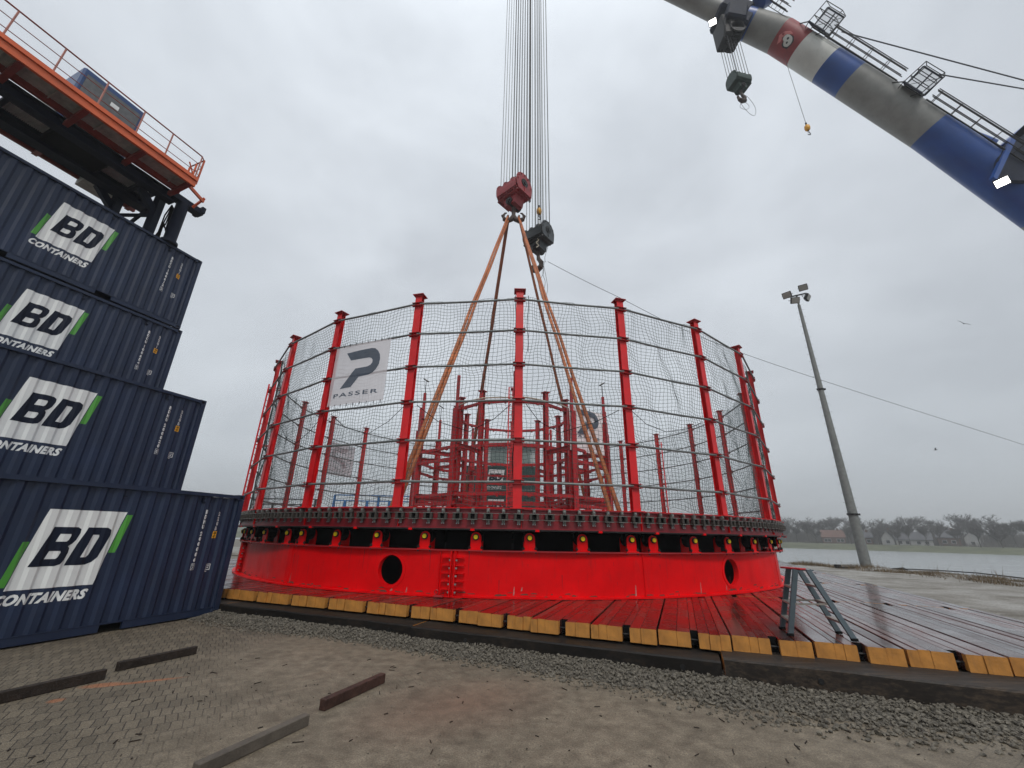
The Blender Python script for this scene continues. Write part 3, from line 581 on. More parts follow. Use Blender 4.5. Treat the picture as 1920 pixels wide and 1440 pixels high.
# ================================================================= CONTAINERS
CL, CWD, CH, PP = 6.058, 2.438, 2.591, .278
def corr(x):
    u = (x - .16) % PP
    if x < .16 or x > CL - .16: return 0
    return (0 if u < .09 else (u - .09) / .049 * .036 if u < .139 else .036 if u < .229 else (PP - u) / .049 * .036)
cutx = sorted({round(.16 + PP * k + d_, 4) for k in range(22) for d_ in (0, .09, .139, .229)} | {round(CL - .16, 4)})
cutx = [c_ for c_ in cutx if c_ < CL - .1]
def container(loc, code, digits, chk, typ, label):
    e = empty('shipping_container', loc, RZ); tag(e, label, 'container', 'stacked containers')
    Y0 = .035   # corrugated panel stands a little inside the rails
    mb = MB(); xs = [.13] + cutx + [CL - .13]; 
    for s_, yb in ((1, Y0), (-1, CWD - Y0)):
        base = len(mb.v)
        for x in xs: y = yb + s_ * corr(x); mb.v += [(x, y, .15), (x, y, CH - .09)]
        for k in range(len(xs) - 1): q = base + 2 * k; mb.f.append((q, q + 1, q + 3, q + 2)); mb.m.append(0)
        if s_ == 1: mb.build('side_wall', M['navy'], e); mb = MB()
    mb.build('side_wall', M['navy'], e)
    for x0 in (.05, CL - .05):
        mb = MB(); ys = [.13 + .1 * k for k in range(23)]; sg = 1 if x0 < 1 else -1
        for k, y in enumerate(ys): q = x0 + sg * (.03 if k % 4 in (1, 2) else 0); mb.v += [(q, y, .15), (q, y, CH - .09)]
        for k in range(22): mb.f.append((2 * k, 2 * k + 1, 2 * k + 3, 2 * k + 2)); mb.m.append(0)
        mb.build('end_wall', M['navy'], e)
    mb = MB(); xr = [.1 + .1045 * k for k in range(57)]
    for k, x in enumerate(xr): z = CH - (.045 if k % 4 in (1, 2) else .02); mb.v += [(x, .05, z), (x, CWD - .05, z)]
    for k in range(56): mb.f.append((2 * k, 2 * k + 1, 2 * k + 3, 2 * k + 2)); mb.m.append(0)
    mb.build('roof', M['navy'], e)
    MB().box((CL / 2, CWD / 2, .14), (CL - .2, CWD - .1, .03)).build('floor', M['navyd'], e)
    for x in (.06, CL - .06):
        for y in (.06, CWD - .06): MB().box((x, y, CH / 2), (.115, .112, CH - .24)).build('corner_post', M['navy'], e)
    for y in (.035, CWD - .035): MB().box((CL / 2, y, CH - .05), (CL - .34, .062, .075)).build('top_rail', M['navy'], e)
    for y in (.04, CWD - .04):
        mb = MB(); c1, c2 = CL / 2 - 1.02, CL / 2 + 1.02; pw = .18
        for x0, x1 in ((.17, c1 - pw), (c1 + pw, c2 - pw), (c2 + pw, CL - .17)): mb.box(((x0 + x1) / 2, y, .085), (x1 - x0, .055, .135)); mb.box(((x0 + x1) / 2, y - .03 if y < 1 else y + .03, .15), (x1 - x0, .012, .012))
        for c_ in (c1, c2): mb.box((c_, y, .145), (2 * pw, .055, .018))
        mb.build('bottom_rail', M['navy'], e)
    for x in (.086, CL - .086):
        for y in (.081, CWD - .081):
            for z in (.059, CH - .057):
                mb = MB().box((x, y, z), (.178, .162, .118), bev=.008); sy = -1 if y < 1 else 1
                mb.box((x, y + sy * .079, z), (.075, .008, .055), m=1); mb.build('corner_casting', [M['navy'], M['black']], e)
    mb = MB()
    for x in (CL - .95, CL - 2.45): mb.box((x, .06, CH - .17), (.03, .05, .10)); mb.box((x + .02, .035, CH - .22), (.05, .03, .025))
    mb.build('lashing_bracket', M['navyd'], e)
    f = lambda x, z: V((x, Y0 + corr(x) - .003, z)); f2 = lambda x, z: V((x, Y0 + corr(x) - .006, z))
    # logo panel: u across, v up, sheared
    r0 = CL
    def L2(u, v): return (r0 - 3.60 + .18 * v + 1.115 * u, .825 + 1.255 * v)
    pan = fill2d([[L2(0, 0), L2(1, 0), L2(1, 1), L2(0, 1)]])
    cut_map([(*pan, 0)], cutx, f).build('logo_panel', M['white'], e)
    g1 = fill2d([[L2(1.012, .42), L2(1.095, .42), L2(1.095, .96), L2(1.012, .96)]]); g2 = fill2d([[L2(-.095, .04), L2(-.012, .04), L2(-.012, .58), L2(-.095, .58)]])
    for g_ in (g1, g2): cut_map([(*g_, 0)], cutx, f).build('logo_bar', M['green'], e)
    B = rnd_poly([(.12, .27), (.49, .27), (.525, .36), (.51, .47), (.455, .52), (.505, .58), (.50, .70), (.47, .77), (.12, .77)], [0, .04, .03, .03, .0, .03, .04, .04, 0])
    B = [(.135, .27), (.42, .27), (.475, .29), (.50, .34), (.50, .43), (.48, .49), (.44, .52), (.48, .55), (.50, .60), (.50, .69), (.48, .745), (.43, .77), (.135, .77)]
    h1 = [(.265, .36), (.38, .36), (.395, .38), (.395, .44), (.38, .46), (.265, .46)]; h2 = [(.265, .58), (.38, .58), (.395, .60), (.395, .66), (.38, .68), (.265, .68)]
    D_ = [(.545, .27), (.80, .27), (.865, .30), (.895, .37), (.895, .67), (.865, .74), (.80, .77), (.545, .77)]; h3 = [(.67, .37), (.755, .37), (.77, .40), (.77, .64), (.755, .67), (.67, .67)]
    # the letters lean harder than the panel
    def sh(lp): return [L2(u + .10 * (v - .5), v) for u, v in lp]
    bd = fill2d([sh(B), sh(h1), sh(h2), sh(D_), sh(h3)]); cut_map([(*bd, 0)], cutx, f2).build('logo_letters', M['navyd'], e)
    tx = fit2d(text2d('CONTAINERS', .2, .32, .0105, sp=1.1), r0 - 3.67, r0 - 2.52, .60, .765); cut_map([(*tx, 0)], cutx, f).build('lettering', M['white'], e)
    # code markings: upright letters stacked downwards
    pts = []; z = 2.21; xm = r0 - .80; hh_ = .088; step = .107
    for ch in code + ' ' + digits:
        if ch != ' ': v2, f2_ = fit2d(text2d(ch, .1, 0, .0065), xm - (.032 if ch != '1' else .012), xm + (.032 if ch != '1' else .012), z - hh_, z); pts.append((v2, f2_, 0))
        z -= step if ch != ' ' else .04
    z -= .035; v2, f2_ = fit2d(text2d(chk, .1, 0, .003), xm - .026, xm + .026, z - hh_, z); pts.append((v2, f2_, 0))
    x0, x1, z0, z1 = xm - .048, xm + .048, z - hh_ - .022, z + .022; t_ = .008
    for q in ((x0, x1, z0, z0 + t_), (x0, x1, z1 - t_, z1), (x0, x0 + t_, z0, z1), (x1 - t_, x1, z0, z1)): pts.append(([(q[0], q[2]), (q[1], q[2]), (q[1], q[3]), (q[0], q[3])], [(0, 1, 2, 3)], 0))
    z = 2.18; xm = r0 - .50
    for ch in typ: v2, f2_ = fit2d(text2d(ch, .1, 0, .0065), xm - (.032 if ch != '1' else .012), xm + (.032 if ch != '1' else .012), z - hh_, z); pts.append((v2, f2_, 0)); z -= step
    # small inspection plate symbol low on the panel
    xm = r0 - .46; zt = 1.06
    for q in ((xm - .06, xm + .06, zt - .012, zt), (xm - .06, xm - .045, zt - .16, zt), (xm + .045, xm + .06, zt - .11, zt), (xm - .03, xm + .03, zt - .05, zt - .035), (xm - .03, xm + .02, zt - .085, zt - .07), (xm - .06, xm + .06, zt - .125, zt - .11), (xm - .05, xm, zt - .16, zt - .145)): pts.append(([(q[0], q[2]), (q[1], q[2]), (q[1], q[3]), (q[0], q[3])], [(0, 1, 2, 3)], 0))
    cut_map(pts, cutx, f).build('code_markings', M['white'], e)
    z = 1.755; xm = r0 - .50; cut_map([([(xm - .055, z - .15), (xm + .055, z - .15), (xm + .055, z), (xm - .055, z)], [(0, 1, 2, 3)], 0)], cutx, f).build('height_label', M['yellowtag'], e)
    ts = []
    for k, s_ in enumerate(("2.6 M", "8.6 FT")): v2, f2_ = fit2d(text2d(s_, .05, 0, .001), xm - .042, xm + .042, z - .062 - .07 * k, z - .018 - .07 * k); ts.append((v2, f2_, 0))
    cut_map(ts, cutx, f2).build('height_figures', M['black'], e)
    return e
def cpos(ar, o, z): return AO(ar - CL, o, z)
c1 = container(cpos(7.37, -9.97, .012), 'BDHU', '200006', '7', '22GB', 'navy container lowest in the stack, standing on the paving, marked 200006 7')
c2 = container(cpos(7.11, -12.06, CH + .012), 'BDHU', '200020', '0', '22GB', 'navy container second from the bottom, marked 200020 0')
c3 = container(cpos(7.10, -14.27, 2 * CH + .012), 'BDCU', '100654', '5', '22G1', 'navy container third from the bottom, marked 100654 5')
c4 = container(cpos(7.00, -14.25, 3 * CH + .03), 'BDCU', '100612', '3', '22G1', 'topmost navy container beneath the orange walkway, marked 100612 3')
# twin bottom rail detail of the two upper ones: dark twistlocks between
mb = MB()
for x in (.09, CL - .09): mb.box(cpos(7.05, -14.35, 3 * CH + .02) + DV * x, (.12, .1, .03), Matrix.Rotation(RZ, 3, 'Z'))
single('twistlock_pair', mb, M['dark'], 'dark twistlocks between the two upper containers', 'twistlocks')
# the plain stacks hidden behind that carry the set-back containers
def plain_stack(ar, o, n_):
    for k in range(n_):
        e = empty('shipping_container', cpos(ar, o, .006 + k * CH), RZ); tag(e, 'plain container hidden behind the visible stack and carrying it', 'container', 'hidden supporting containers')
        MB().box((CL / 2, CWD / 2, CH / 2), (CL, CWD - .02, CH - .01)).build('body', M['navyd'], e)
plain_stack(7.1, -12.46, 1); plain_stack(7.1, -14.95, 2)
# ================================================================= MACHINE PLATFORM ON TOP OF THE STACK
T0 = 3 * CH + .03 + CH
g = G('machine_platform', tuple(AO(3, -15, T0)), 'dark blue machine frame with orange edged walkways on top of the containers', 'machine platform')
z = 12.1; mb = MB()
def ab(mb, a0, o0, z0, a1, o1, z1, w_, h, m=0): mb.beam(AO(a0, o0, z0), AO(a1, o1, z1), w_, h, m=m)
for nm, o_, matl, w_ in (('outer_edge_beam', -13.36, 'orange', .08), ('walkway_beam', -14.12, 'rustred', .10), ('far_edge_beam', -16.52, 'rustred', .10)):
    mb = MB(); ab(mb, -6, o_, z + .11, 5.68, o_, z + .11, w_, .20); ab(mb, -6, o_ + .02, z + .235, 5.68, o_ + .02, z + .235, w_ + .05, .03)
    if nm[0] == 'o': ab(mb, -6, o_ + .035, z + .31, 5.7, o_ + .035, z + .31, .02, .13)
    g.part(nm, mb, M[matl])
for nm, oa, ob in (('near_walkway', -13.42, -14.08), ('far_walkway', -15.95, -16.46)):
    mb = MB(); ab(mb, -6, (oa + ob) / 2, z + .19, 5.6, (oa + ob) / 2, z + .19, abs(ob - oa), .02)
    for k in range(8): a_ = 5.3 - k * .95; mb.beam(AO(a_, oa, z + .15), AO(a_, ob, z + .15), .02, .06)
    k = -6.
    while k < 5.6: mb.beam(AO(k, oa, z + .172), AO(k, ob, z + .172), .012, .012); k += .12
    g.part(nm, mb, M['grate'])
for a_ in (5.55, 4.3, 2.98, 1.75, .4, -1):
    mb = MB(); mb.beam(AO(a_, -13.36, z + .05), AO(a_, -14.35, z - .05), .12, .13); g.part('outrigger_bracket', mb, M['rustred'])
for a_ in (5.5, 3.2, 1.0, -1.2):
    mb = MB(); mb.beam(AO(a_, -15.8, z - .05), AO(a_, -16.6, z + .05), .12, .13); g.part('outrigger_bracket', mb, M['rustred'])
for o_ in (-14.40, -15.65):
    mb = MB(); mb.hbeam(AO(-6, o_, z - .12), AO(5.72, o_, z - .12), .30 if o_ > -15 else .4, .34, .03); g.part('main_beam', mb, M['navyd'])
for a_ in (5.35, 4.98, 2.05, 1.4, -.5): g.part('cross_beam', MB().beam(AO(a_, -14.5, z - .05), AO(a_, -15.5, z - .05), .10, .16), M['navyd'])
mb = MB().box(AO(3.55, -15.0, z + .1), (1.25, 1.05, .55), Matrix.Rotation(RZ, 3, 'Z'), bev=.05); g.part('belly_tank', mb, M['black'])
mb = MB()
for a0, a1 in ((4.2, 4.95), (5.0, 5.3), (2.1, 2.92), (.2, 1.95), (-3, .1)):
    k = a0
    while k < a1: mb.beam(AO(k, -14.56, z + .03), AO(k, -15.44, z + .03), .022, .02); k += .04
    mb.beam(AO(a0, -15, z + .055), AO(a1, -15, z + .055), .9, .012); g.part('corrugated_floor_panel', mb, M['panel']); mb = MB()
mb = MB().box(AO(4.55, -16.25, z - .02), (.75, .7, .3), Matrix.Rotation(RZ, 3, 'Z')); g.part('underslung_box', mb, M['grate'])
for a_, o_ in ((5.0, -15.9), (5.55, -14.75), (-.6, -15.9), (-.6, -14.75)):
    mb = MB(); mb.beam(AO(a_, o_, T0 + .01), AO(a_, o_, z - .1), .2, .22, (0, 1, 0)); mb.box(AO(a_, o_, T0 + .03), (.4, .36, .05), Matrix.Rotation(RZ, 3, 'Z'))
    mb.beam(AO(a_, o_, z - .75), AO(a_ - .55 if a_ > 0 else a_ + .55, o_, z - .2), .16, .2); g.part('support_leg', mb, M['navyd'])
mb = MB(); mb.beam(AO(5.2, -15.8, T0 + .1), AO(5.5, -14.8, z - .3), .07, .09); mb.beam(AO(5.55, -14.75, T0 + .9), AO(5.05, -15.9, T0 + .85), .07, .09); g.part('leg_brace', mb, M['navyd'])
mb = MB(); mb.tube([AO(5.98, -14.35, T0 + .05), AO(5.98, -14.35, z - .1)], .17, 14); mb.tube([AO(5.98, -14.35, T0), AO(5.98, -14.35, T0 + .08)], .24, 14); g.part('slew_post', mb, M['navyd'], True)
mb = MB()
for k in range(5): mb.tube([AO(5.78 + .03 * k, -14.5 - .03 * k, z - .25), AO(5.72 + .05 * k, -14.55, T0 + 1.0 - .15 * k), AO(5.75, -14.62 + .03 * k, T0 + .3 + .1 * k), AO(5.65 + .04 * k, -14.6, T0 + .1)], .02, 5)
g.part('hydraulic_hoses', mb, M['black'], True)
mb = MB(); mb.beam(AO(5.6, -14.35, z - .02), AO(6.55, -14.35, z - .02), .3, .2); mb.box(AO(6.5, -14.4, z + .05), (.12, .5, .22), Matrix.Rotation(RZ, 3, 'Z')); g.part('end_bracket', mb, M['navyd'])
mb = MB(); mb.beam(AO(5.6, -13.5, z + .05), AO(6.2, -13.7, z - .0), .06, .1); mb.beam(AO(6.2, -13.7, z + .15), AO(6.15, -14.1, z - .15), .06, .06); g.part('end_hook_bracket', mb, M['orange'])
pa = [5.6, 4.72, 3.96, 3.08, 2.19, 1.33, .45, -.45, -1.35, -2.25, -3.1, -4, -4.9]
for a_ in pa: g.part('railing_post', MB().beam(AO(a_, -13.34, z + .2), AO(a_, -13.34, z + 1.21), .028, .028, (0, 1, 0)), M['railpaint'])
for h_, r_ in ((1.22, .021), (.88, .011), (.55, .011)): g.part('handrail', MB().tube([AO(-5.5, -13.34, z + h_), AO(5.6, -13.34, z + h_), AO(5.72, -13.45, z + h_), AO(5.72, -14.15, z + h_)], r_, 6), M['rustred'])
mb = MB()
for o_ in (-13.42, -13.8, -14.15): mb.beam(AO(5.72, o_, z + .2), AO(5.72, o_, z + 1.22), .04, .04, (0, 1, 0))
mb.beam(AO(5.72, -13.45, z + .22), AO(5.35, -13.38, z + .75), .03, .03); g.part('railing_end', mb, M['orange'])
# cabinet with a gauze side and two fans
e_ = g; mb = MB(); ca0, ca1, co, cz0, cz1 = 2.86, 4.40, -14.7, z + .25, z + 2.36
Rz = Matrix.Rotation(RZ, 3, 'Z'); mb.box(AO((ca0 + ca1) / 2, co - .62, (cz0 + cz1) / 2), (ca1 - ca0, 1.2, cz1 - cz0), Rz, bev=.05); cb = e_.part('engine_cabinet', mb, M['blue'])
mb = MB(); ac = (ca0 + ca1) / 2; zc = (cz0 + cz1) / 2; mb.box(AO(ac, co + .0, zc - .06), (ca1 - ca0 - .22, .03, cz1 - cz0 - .34), Rz); e_.sub(cb, 'gauze_panel', mb, M['gauze'])
mb = MB()
for a_ in (ca0 + .42, ca1 - .45):
    for r_ in (.07, .14, .21, .27): mb.tube([AO(a_ + cos(t_ * pi / 10) * r_, co + .022, zc - .35 + sin(t_ * pi / 10) * r_) for t_ in range(20)], .008, 4, closed=True)
e_.sub(cb, 'fan_guard', mb, M['steel'])
e_.sub(cb, 'warning_plate', MB().box(AO(ac + .08, co + .025, zc + .45), (.2, .012, .14), Rz), M['white'])
mb = MB(); mb.tube([AO(ca0 - .35, co - .5, z + .3), AO(ca0 - .3, co - .4, z + .75), AO(ca0 - .1, co - .35, z + .85), AO(ca0, co - .35, z + .6)], .035, 8); e_.part('exhaust_pipe', mb, M['steel'], True)
mb = MB().box(AO(ca0 - .2, co - .55, z + .55), (.35, .8, .5), Rz, bev=.05); e_.part('filter_housing', mb, M['paleship'])
mb = MB().beam(AO(ca1 + .02, co, z + .35), AO(ca1 + .25, co, z + .65), .05, .05); mb.box(AO(ca1 + .2, co, z + .62), (.14, .12, .1), Rz); e_.part('cabinet_latch', mb, M['dark'])
# ================================================================= BASE RING (stands on the deck)
DR = .99 * RC
g = G('base_ring', (CX, CY, MZ), 'red steel base ring with round holes, standing on the timber deck', 'base ring')
Z0, Z1 = MZ + .004, 1.44
def circ(cx, cy, r, n=28): return [(cx + r * cos(2 * pi * k / n), cy + r * sin(2 * pi * k / n)) for k in range(n)]
per = 2 * pi * DR; hs = []
for ph in (-15.0, 32.05, 79, 126, 173, -62, -109, -156): hs.append(ph)
def rad_of(phi):      # slight corners where the wall plates are welded together
    ks = [-180, -157, -133, -109, -86, -62.5, -31.5, -7, 16.2, 46.7, 77, 108, 133, 157, 180]
    for k0, k1 in zip(ks, ks[1:]):
        if k0 <= phi <= k1:
            m_ = (k0 + k1) / 2; h_ = (k1 - k0) / 2; flat = (DR + .05) * cos(rad(h_)) / cos(rad(phi - m_)); w_ = .5 if (k0 >= 46 and k1 < 78) else .3; return DR * (1 - w_) + flat * w_ + .0
    return DR
parts = []
loops = [[(0, Z0), (per, Z0), (per, Z1), (0, Z1)]]
for ph in hs: loops.append(circ(((ph + 180) / 360) * per, .985, .325))
vs, fs = fill2d(loops)
def wrap(off): return lambda x, y: CY_((x / per) * 360 - 180, rad_of((x / per) * 360 - 180) + off, y)
g.part('ring_wall', cut_map([(vs, fs, 0)], [per * k / 144 for k in range(1, 144)], wrap(0)), M['red'])
for ph in hs:
    mb = MB(); x0 = ((ph + 180) / 360) * per; a_ = circ(x0, .985, .325, 36); b_ = circ(x0, .985, .40, 36)
    for k in range(36):
        j = (k + 1) % 36; q = [wrap(-.12)(*a_[k]), wrap(-.12)(*a_[j]), wrap(.016)(*a_[j]), wrap(.016)(*a_[k]), wrap(.016)(*b_[k]), wrap(.016)(*b_[j]), wrap(0)(*b_[j]), wrap(0)(*b_[k])]
        mb.add(q, [(0, 1, 2, 3), (3, 2, 5, 4), (4, 5, 6, 7)])
    g.part('hole_rim', mb, M['red'], True)
g.part('top_flange', MB().ring([(DR - .28, 1.44), (DR + .06, 1.44), (DR + .06, 1.463), (DR - .28, 1.463)], n=144), M['redold'])
g.part('bottom_flange', MB().ring([(DR - .1, Z0), (DR + .085, Z0), (DR + .085, Z0 + .028), (DR - .1, Z0 + .028)], n=144), M['red'])
g.part('dark_backing_wall', MB().ring([(DR - 1.2, Z0), (DR - 1.17, Z0), (DR - 1.17, 1.46), (DR - 1.2, 1.46)], n=96), M['black'])  # black wall added behind the holes to keep the inside dark
for k in range(40):
    g.part('gap_darkening_block', MB().ring([(DR - 1.0, 1.465), (DR - .55, 1.465), (DR - .55, 1.87), (DR - .62, 1.895), (DR - 1.0, 1.895)], a0=9 * k + .15, a1=9 * k + (8.85 if k % 5 else 8.2), n=4), M['black'])  # dark blocks added to close the bright gap under the rim
g.part('track_beam', MB().ring([(DR - .75, 1.46), (DR - .6, 1.46), (DR - .6, 1.60), (DR - .75, 1.60)], n=96), M['dark'])
for ph in (-31.5, 16.2, 46.7, 77, -62.5, .3):
    mb = MB(); p = CY_(ph, rad_of(ph) + .003, 0)
    t_ = rad(ph); R = Matrix.Rotation(t_, 3, 'Z'); mb.box(p + V((0, 0, (Z0 + Z1) / 2)), (.02 if ph != .3 else .008, .014 if ph != .3 else .006, Z1 - Z0 - .03), R)
    g.part('weld_seam', mb, M['red'])
# bolted joint plates
for ph in (-6.9, -52.5, 108, 157, -109):
    t_ = rad(ph); R = Matrix.Rotation(t_, 3, 'Z'); r_o = rad_of(ph); mb = MB(); bt = []
    for s_ in (-.045, .045): mb.box(CY_(ph, r_o + .06, (Z0 + Z1) / 2) + R @ V((s_, 0, 0)), (.022, .13, Z1 - Z0 - .01), R)
    for k in range(5):
        z = Z0 + .13 + k * .165
        for s_ in (-1, 1): mb.box(CY_(ph, r_o + .045, z + .03) + R @ V((s_ * .16, 0, 0)), (.2, .085, .012), R); bt.append(MB().box(CY_(ph, r_o + .075, z - .03) + R @ V((s_ * .075, 0, 0)), (.045, .035, .035), R, bev=.006))
    mb.box(CY_(ph, r_o + .04, (Z0 + Z1) / 2) + R @ V((-.32, 0, 0)), (.012, .085, Z1 - Z0 - .05), R)
    p_ = g.part('joint_plate', mb, M['red']); [g.sub(p_, 'bolt', q_, M['steel']) for q_ in bt]
    lug = MB().box(CY_(ph, r_o + .10, Z0 + .02) + R @ V((-.28, 0, 0)), (.22, .14, .04), R, bev=.01); lug.tube([CY_(ph, r_o + .09, Z0 + .10) + R @ V((-.34 + .0 + .04 * cos(k * pi / 6), 0, 0)) + V((0, 0, .045 * sin(k * pi / 6))) for k in range(12)], .012, 5, closed=True)
    g.sub(p_, 'lifting_lug', lug, M['redold'])
sc = mat('scuffed primer', (.42, .20, .18), .6, var=.4, vs=20)
mb = MB()
for x_, z0_, z1_, w_ in ((-12.6, .52, .64, .035), (-14.6, .53, .60, .06), (-31, .55, .78, .02), (-37.5, .56, .72, .012), (.2, .53, .72, .03), (1.1, .62, .71, .035), (14.9, .52, .76, .03), (25.2, .52, .78, .028), (30.4, .55, .68, .03)):
    mb.add([wrap(.004)((x_ + 180) / 360 * per - w_ / 2, z0_), wrap(.004)((x_ + 180) / 360 * per + w_ / 2, z0_ + .02), wrap(.004)((x_ + 180) / 360 * per + w_ / 4 + .01, z1_), wrap(.004)((x_ + 180) / 360 * per - w_ / 5 + .01, z1_ - .01)], [(0, 1, 2, 3)])
g.part('paint_scuffs', mb, sc)
mb = MB(); rs_ = random.Random(11)
for k in range(-70, 75):
    x_ = k + rs_.uniform(-.5, .5); 
    if rs_.random() < .45: continue
    h_ = rs_.uniform(.04, .22) if rs_.random() < .7 else rs_.uniform(.2, .6); w_ = rs_.uniform(.004, .014); zt_ = 1.435 if rs_.random() < .6 else rs_.uniform(.6, 1.3); zb_ = max(.53, zt_ - h_); c_ = (x_ + 180) / 360 * per; q_ = wrap(.0035)
    mb.add([q_(c_ - w_ / 2, zt_), q_(c_ + w_ / 2, zt_), q_(c_ + w_ * .1, zb_), q_(c_ - w_ * .1, zb_)], [(0, 1, 2, 3)])
g.part('grease_runs', mb, mat('dark grease', (.16, .004, .005), .35))['kind'] = 'stuff'
mb = MB()
for k in range(140):
    x_ = rs_.uniform(-75, 75); z_ = .51 + abs(rs_.gauss(0, .03)); c_ = (x_ + 180) / 360 * per; q_ = wrap(.003); w_ = rs_.uniform(.02, .12); h_ = rs_.uniform(.008, .035)
    mb.add([q_(c_ - w_, z_), q_(c_ + w_, z_), q_(c_ + w_ * .6, z_ + h_), q_(c_ - w_ * .5, z_ + h_ * .8)], [(0, 1, 2, 3)])
g.part('mud_splashes', mb, mat('dried mud', (.12, .05, .035), .8))['kind'] = 'stuff'
# support roller brackets
bphi = [-51.5, -46, -40.3, -33.4, -30.0, -23.5, -17.1, -10.7, -4.4, 2.0, 8.4, 14.8, 17.9, 24.5, 31.3, 38.4, 45.5, 52, 58.5, 65, 71.5]; k = 78
while k < 305: bphi.append(k); k += 6.42
def roller_bracket():
    # local: x tangential, y radially outward is -y
    e = empty('roller_bracket'); mb = MB(); prof = [(-.128, 0), (-.124, .27)] + [(-.124 * cos(t_ * pi / 8), .27 + .124 * sin(t_ * pi / 8)) for t_ in range(1, 8)] + [(.124, .27), (.128, 0)]
    mb.prism(prof, lambda x, y, t_: V((x, -.02 + t_, y)), .03); mb.box((0, .02, .012), (.32, .16, .024)); mb.prism(prof, lambda x, y, t_: V((x, .30 + t_, y)), .03)
    return mb
me_b = roller_bracket(); proto_b = None
for i, ph in enumerate(bphi):
    base = CY_(ph, DR - .0, 1.463); R = Matrix.Rotation(rad(ph), 3, 'Z')
    def P_(vs): return [base + R @ V(v) for v in vs]
    mb = MB(); mb.add(P_(me_b.v), me_b.f)
    if i == 0:
        pass
    o = g.part('roller_bracket', mb, M['redold'] if False else M['red'])
    ax = MB(); Rx = R @ Matrix.Rotation(pi / 2, 3, 'X'); ax.lathe([(.074, 0), (.074, .03), (.062, .035)], base + R @ V((0, -.02, .285)), 20, Rx); g.sub(o, 'axle_nut', ax, M['dark'], True)
    ax = MB(); ax.lathe([(.050, 0), (.050, .055), (.042, .062)], base + R @ V((0, -.025, .285)), 20, Rx); g.sub(o, 'axle_cap', ax, M['yellow'], True)
    wl = MB(); wl.lathe([(.13, -.10), (.16, -.09), (.16, .09), (.13, .10)], base + R @ V((0, .15, .285)), 20, Rx); g.sub(o, 'roller_wheel', wl, M['black'], True)
    bl = MB()
    for s_ in (-1, 1): bl.lathe([(.02, -.05), (.02, .04), (.035, .04), (.035, .07), (.015, .07), (.015, .10)], base + R @ V((s_ * .145, -.03, 0)), 6)
    g.sub(o, 'anchor_bolts', bl, M['dark'])
# ================================================================= CAROUSEL (turning part)
g = G('cable_carousel', (CX, CY, 1.9), 'big red carousel cage with grey rails, slung from the red hook block over its base', 'carousel')
ZB, ZT, NP = 2.385, 8.34, 24
def post_phi(k): return .45 + 15 * k
CR_ = RC + .02
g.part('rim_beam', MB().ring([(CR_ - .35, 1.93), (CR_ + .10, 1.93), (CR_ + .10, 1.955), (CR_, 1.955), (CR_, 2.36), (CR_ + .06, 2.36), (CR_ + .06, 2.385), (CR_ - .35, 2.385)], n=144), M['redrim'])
g.part('rim_edge', MB().ring([(CR_ - .2, 2.387), (CR_ + .062, 2.387), (CR_ + .062, 2.399), (CR_ - .2, 2.399)], n=144), M['red'])
g.part('underside_plate', MB().ring([(2, 1.90), (CR_ + .11, 1.90), (CR_ + .11, 1.925), (2, 1.925)], n=96), M['dark'])
g.part('floor', MB().ring([(.2, 2.25), (CR_ - .36, 2.25), (CR_ - .36, 2.28), (.2, 2.28)], n=96), M['redold'])
for k in range(24): g.part('floor_beam', MB().beam(CY_(15 * k + 7, 2.5, 2.08), CY_(15 * k + 7, CR_ - .36, 2.08), .2, .28), M['redold'])
for k in range(24): g.part('stiffener_plate', MB().box(CY_(post_phi(k) + .5, CR_ + .02, 2.16), (.012, .05, .40), Matrix.Rotation(rad(post_phi(k)), 3, 'Z')), M['red'])
for k in range(48): g.part('stop_lug', MB().box(CY_(7.5 * k + 2.8, CR_ + .08, 1.905), (.09, .07, .045), Matrix.Rotation(rad(7.5 * k + 2.8), 3, 'Z')), M['red'])
# chain of roller carriers
def carrier(mb, ph, m=0):
    R = Matrix.Rotation(rad(ph), 3, 'Z'); j = rt.uniform(-.006, .006)
    def q(x, y, z, dx, dy, dz, m_, bev=0): mb.box(CY_(ph, CR_, z) + R @ V((x, -y, 0)), (dx, dy, dz), R, m_, bev)
    q(0, .045, 2.335 + j, .068, .09, .075, 0); q(0, .025, 2.385, .064, .10, .012, 0); q(0, .095, 2.34 + j, .03, .02, .03, 2)
    for s_ in (-1, 1): q(s_ * .078 + j, .085, 2.20, .062, .11, .122, 1, .014); q(s_ * .022, .05, 2.19, .010, .03, .20, 2); q(s_ * .024, .045, 2.04, .026, .03, .026, 2)
    q(0, .09, 2.270, .235, .10, .016, 0); q(0, .09, 2.132, .235, .10, .016, 0); q(0, .055, 2.20, .11, .05, .13, 3); q(0, .02, 2.09, .07, .03, .07, 0)
    x0 = .1
    for zz in (2.268, 2.14): mb.tube([CY_(ph, CR_ + .085, zz) + R @ V((.1, 0, 0)), CY_(ph + .9, CR_ + .085, zz + rt.uniform(-.012, .004)), CY_(ph + 1.8, CR_ + .085, zz) - Matrix.Rotation(rad(ph + 1.8), 3, 'Z') @ V((.1, 0, 0))], .0055, 4, m=0)
rest = MB()
CH_M = [M['chain'], mat('brown black roller', (.045, .038, .032), .6, var=.4, vs=20), M['steel'], M['black']]
for k in range(200):
    ph = -1.15 + 1.8 * k
    if ph > 180: ph -= 360
    if abs(ph) < 89: mb = MB(); carrier(mb, ph); g.part('chain_roller_carrier', mb, CH_M)
    else: carrier(rest, ph)
g.part('chain_roller_carriers', rest, CH_M)['kind'] = 'stuff'
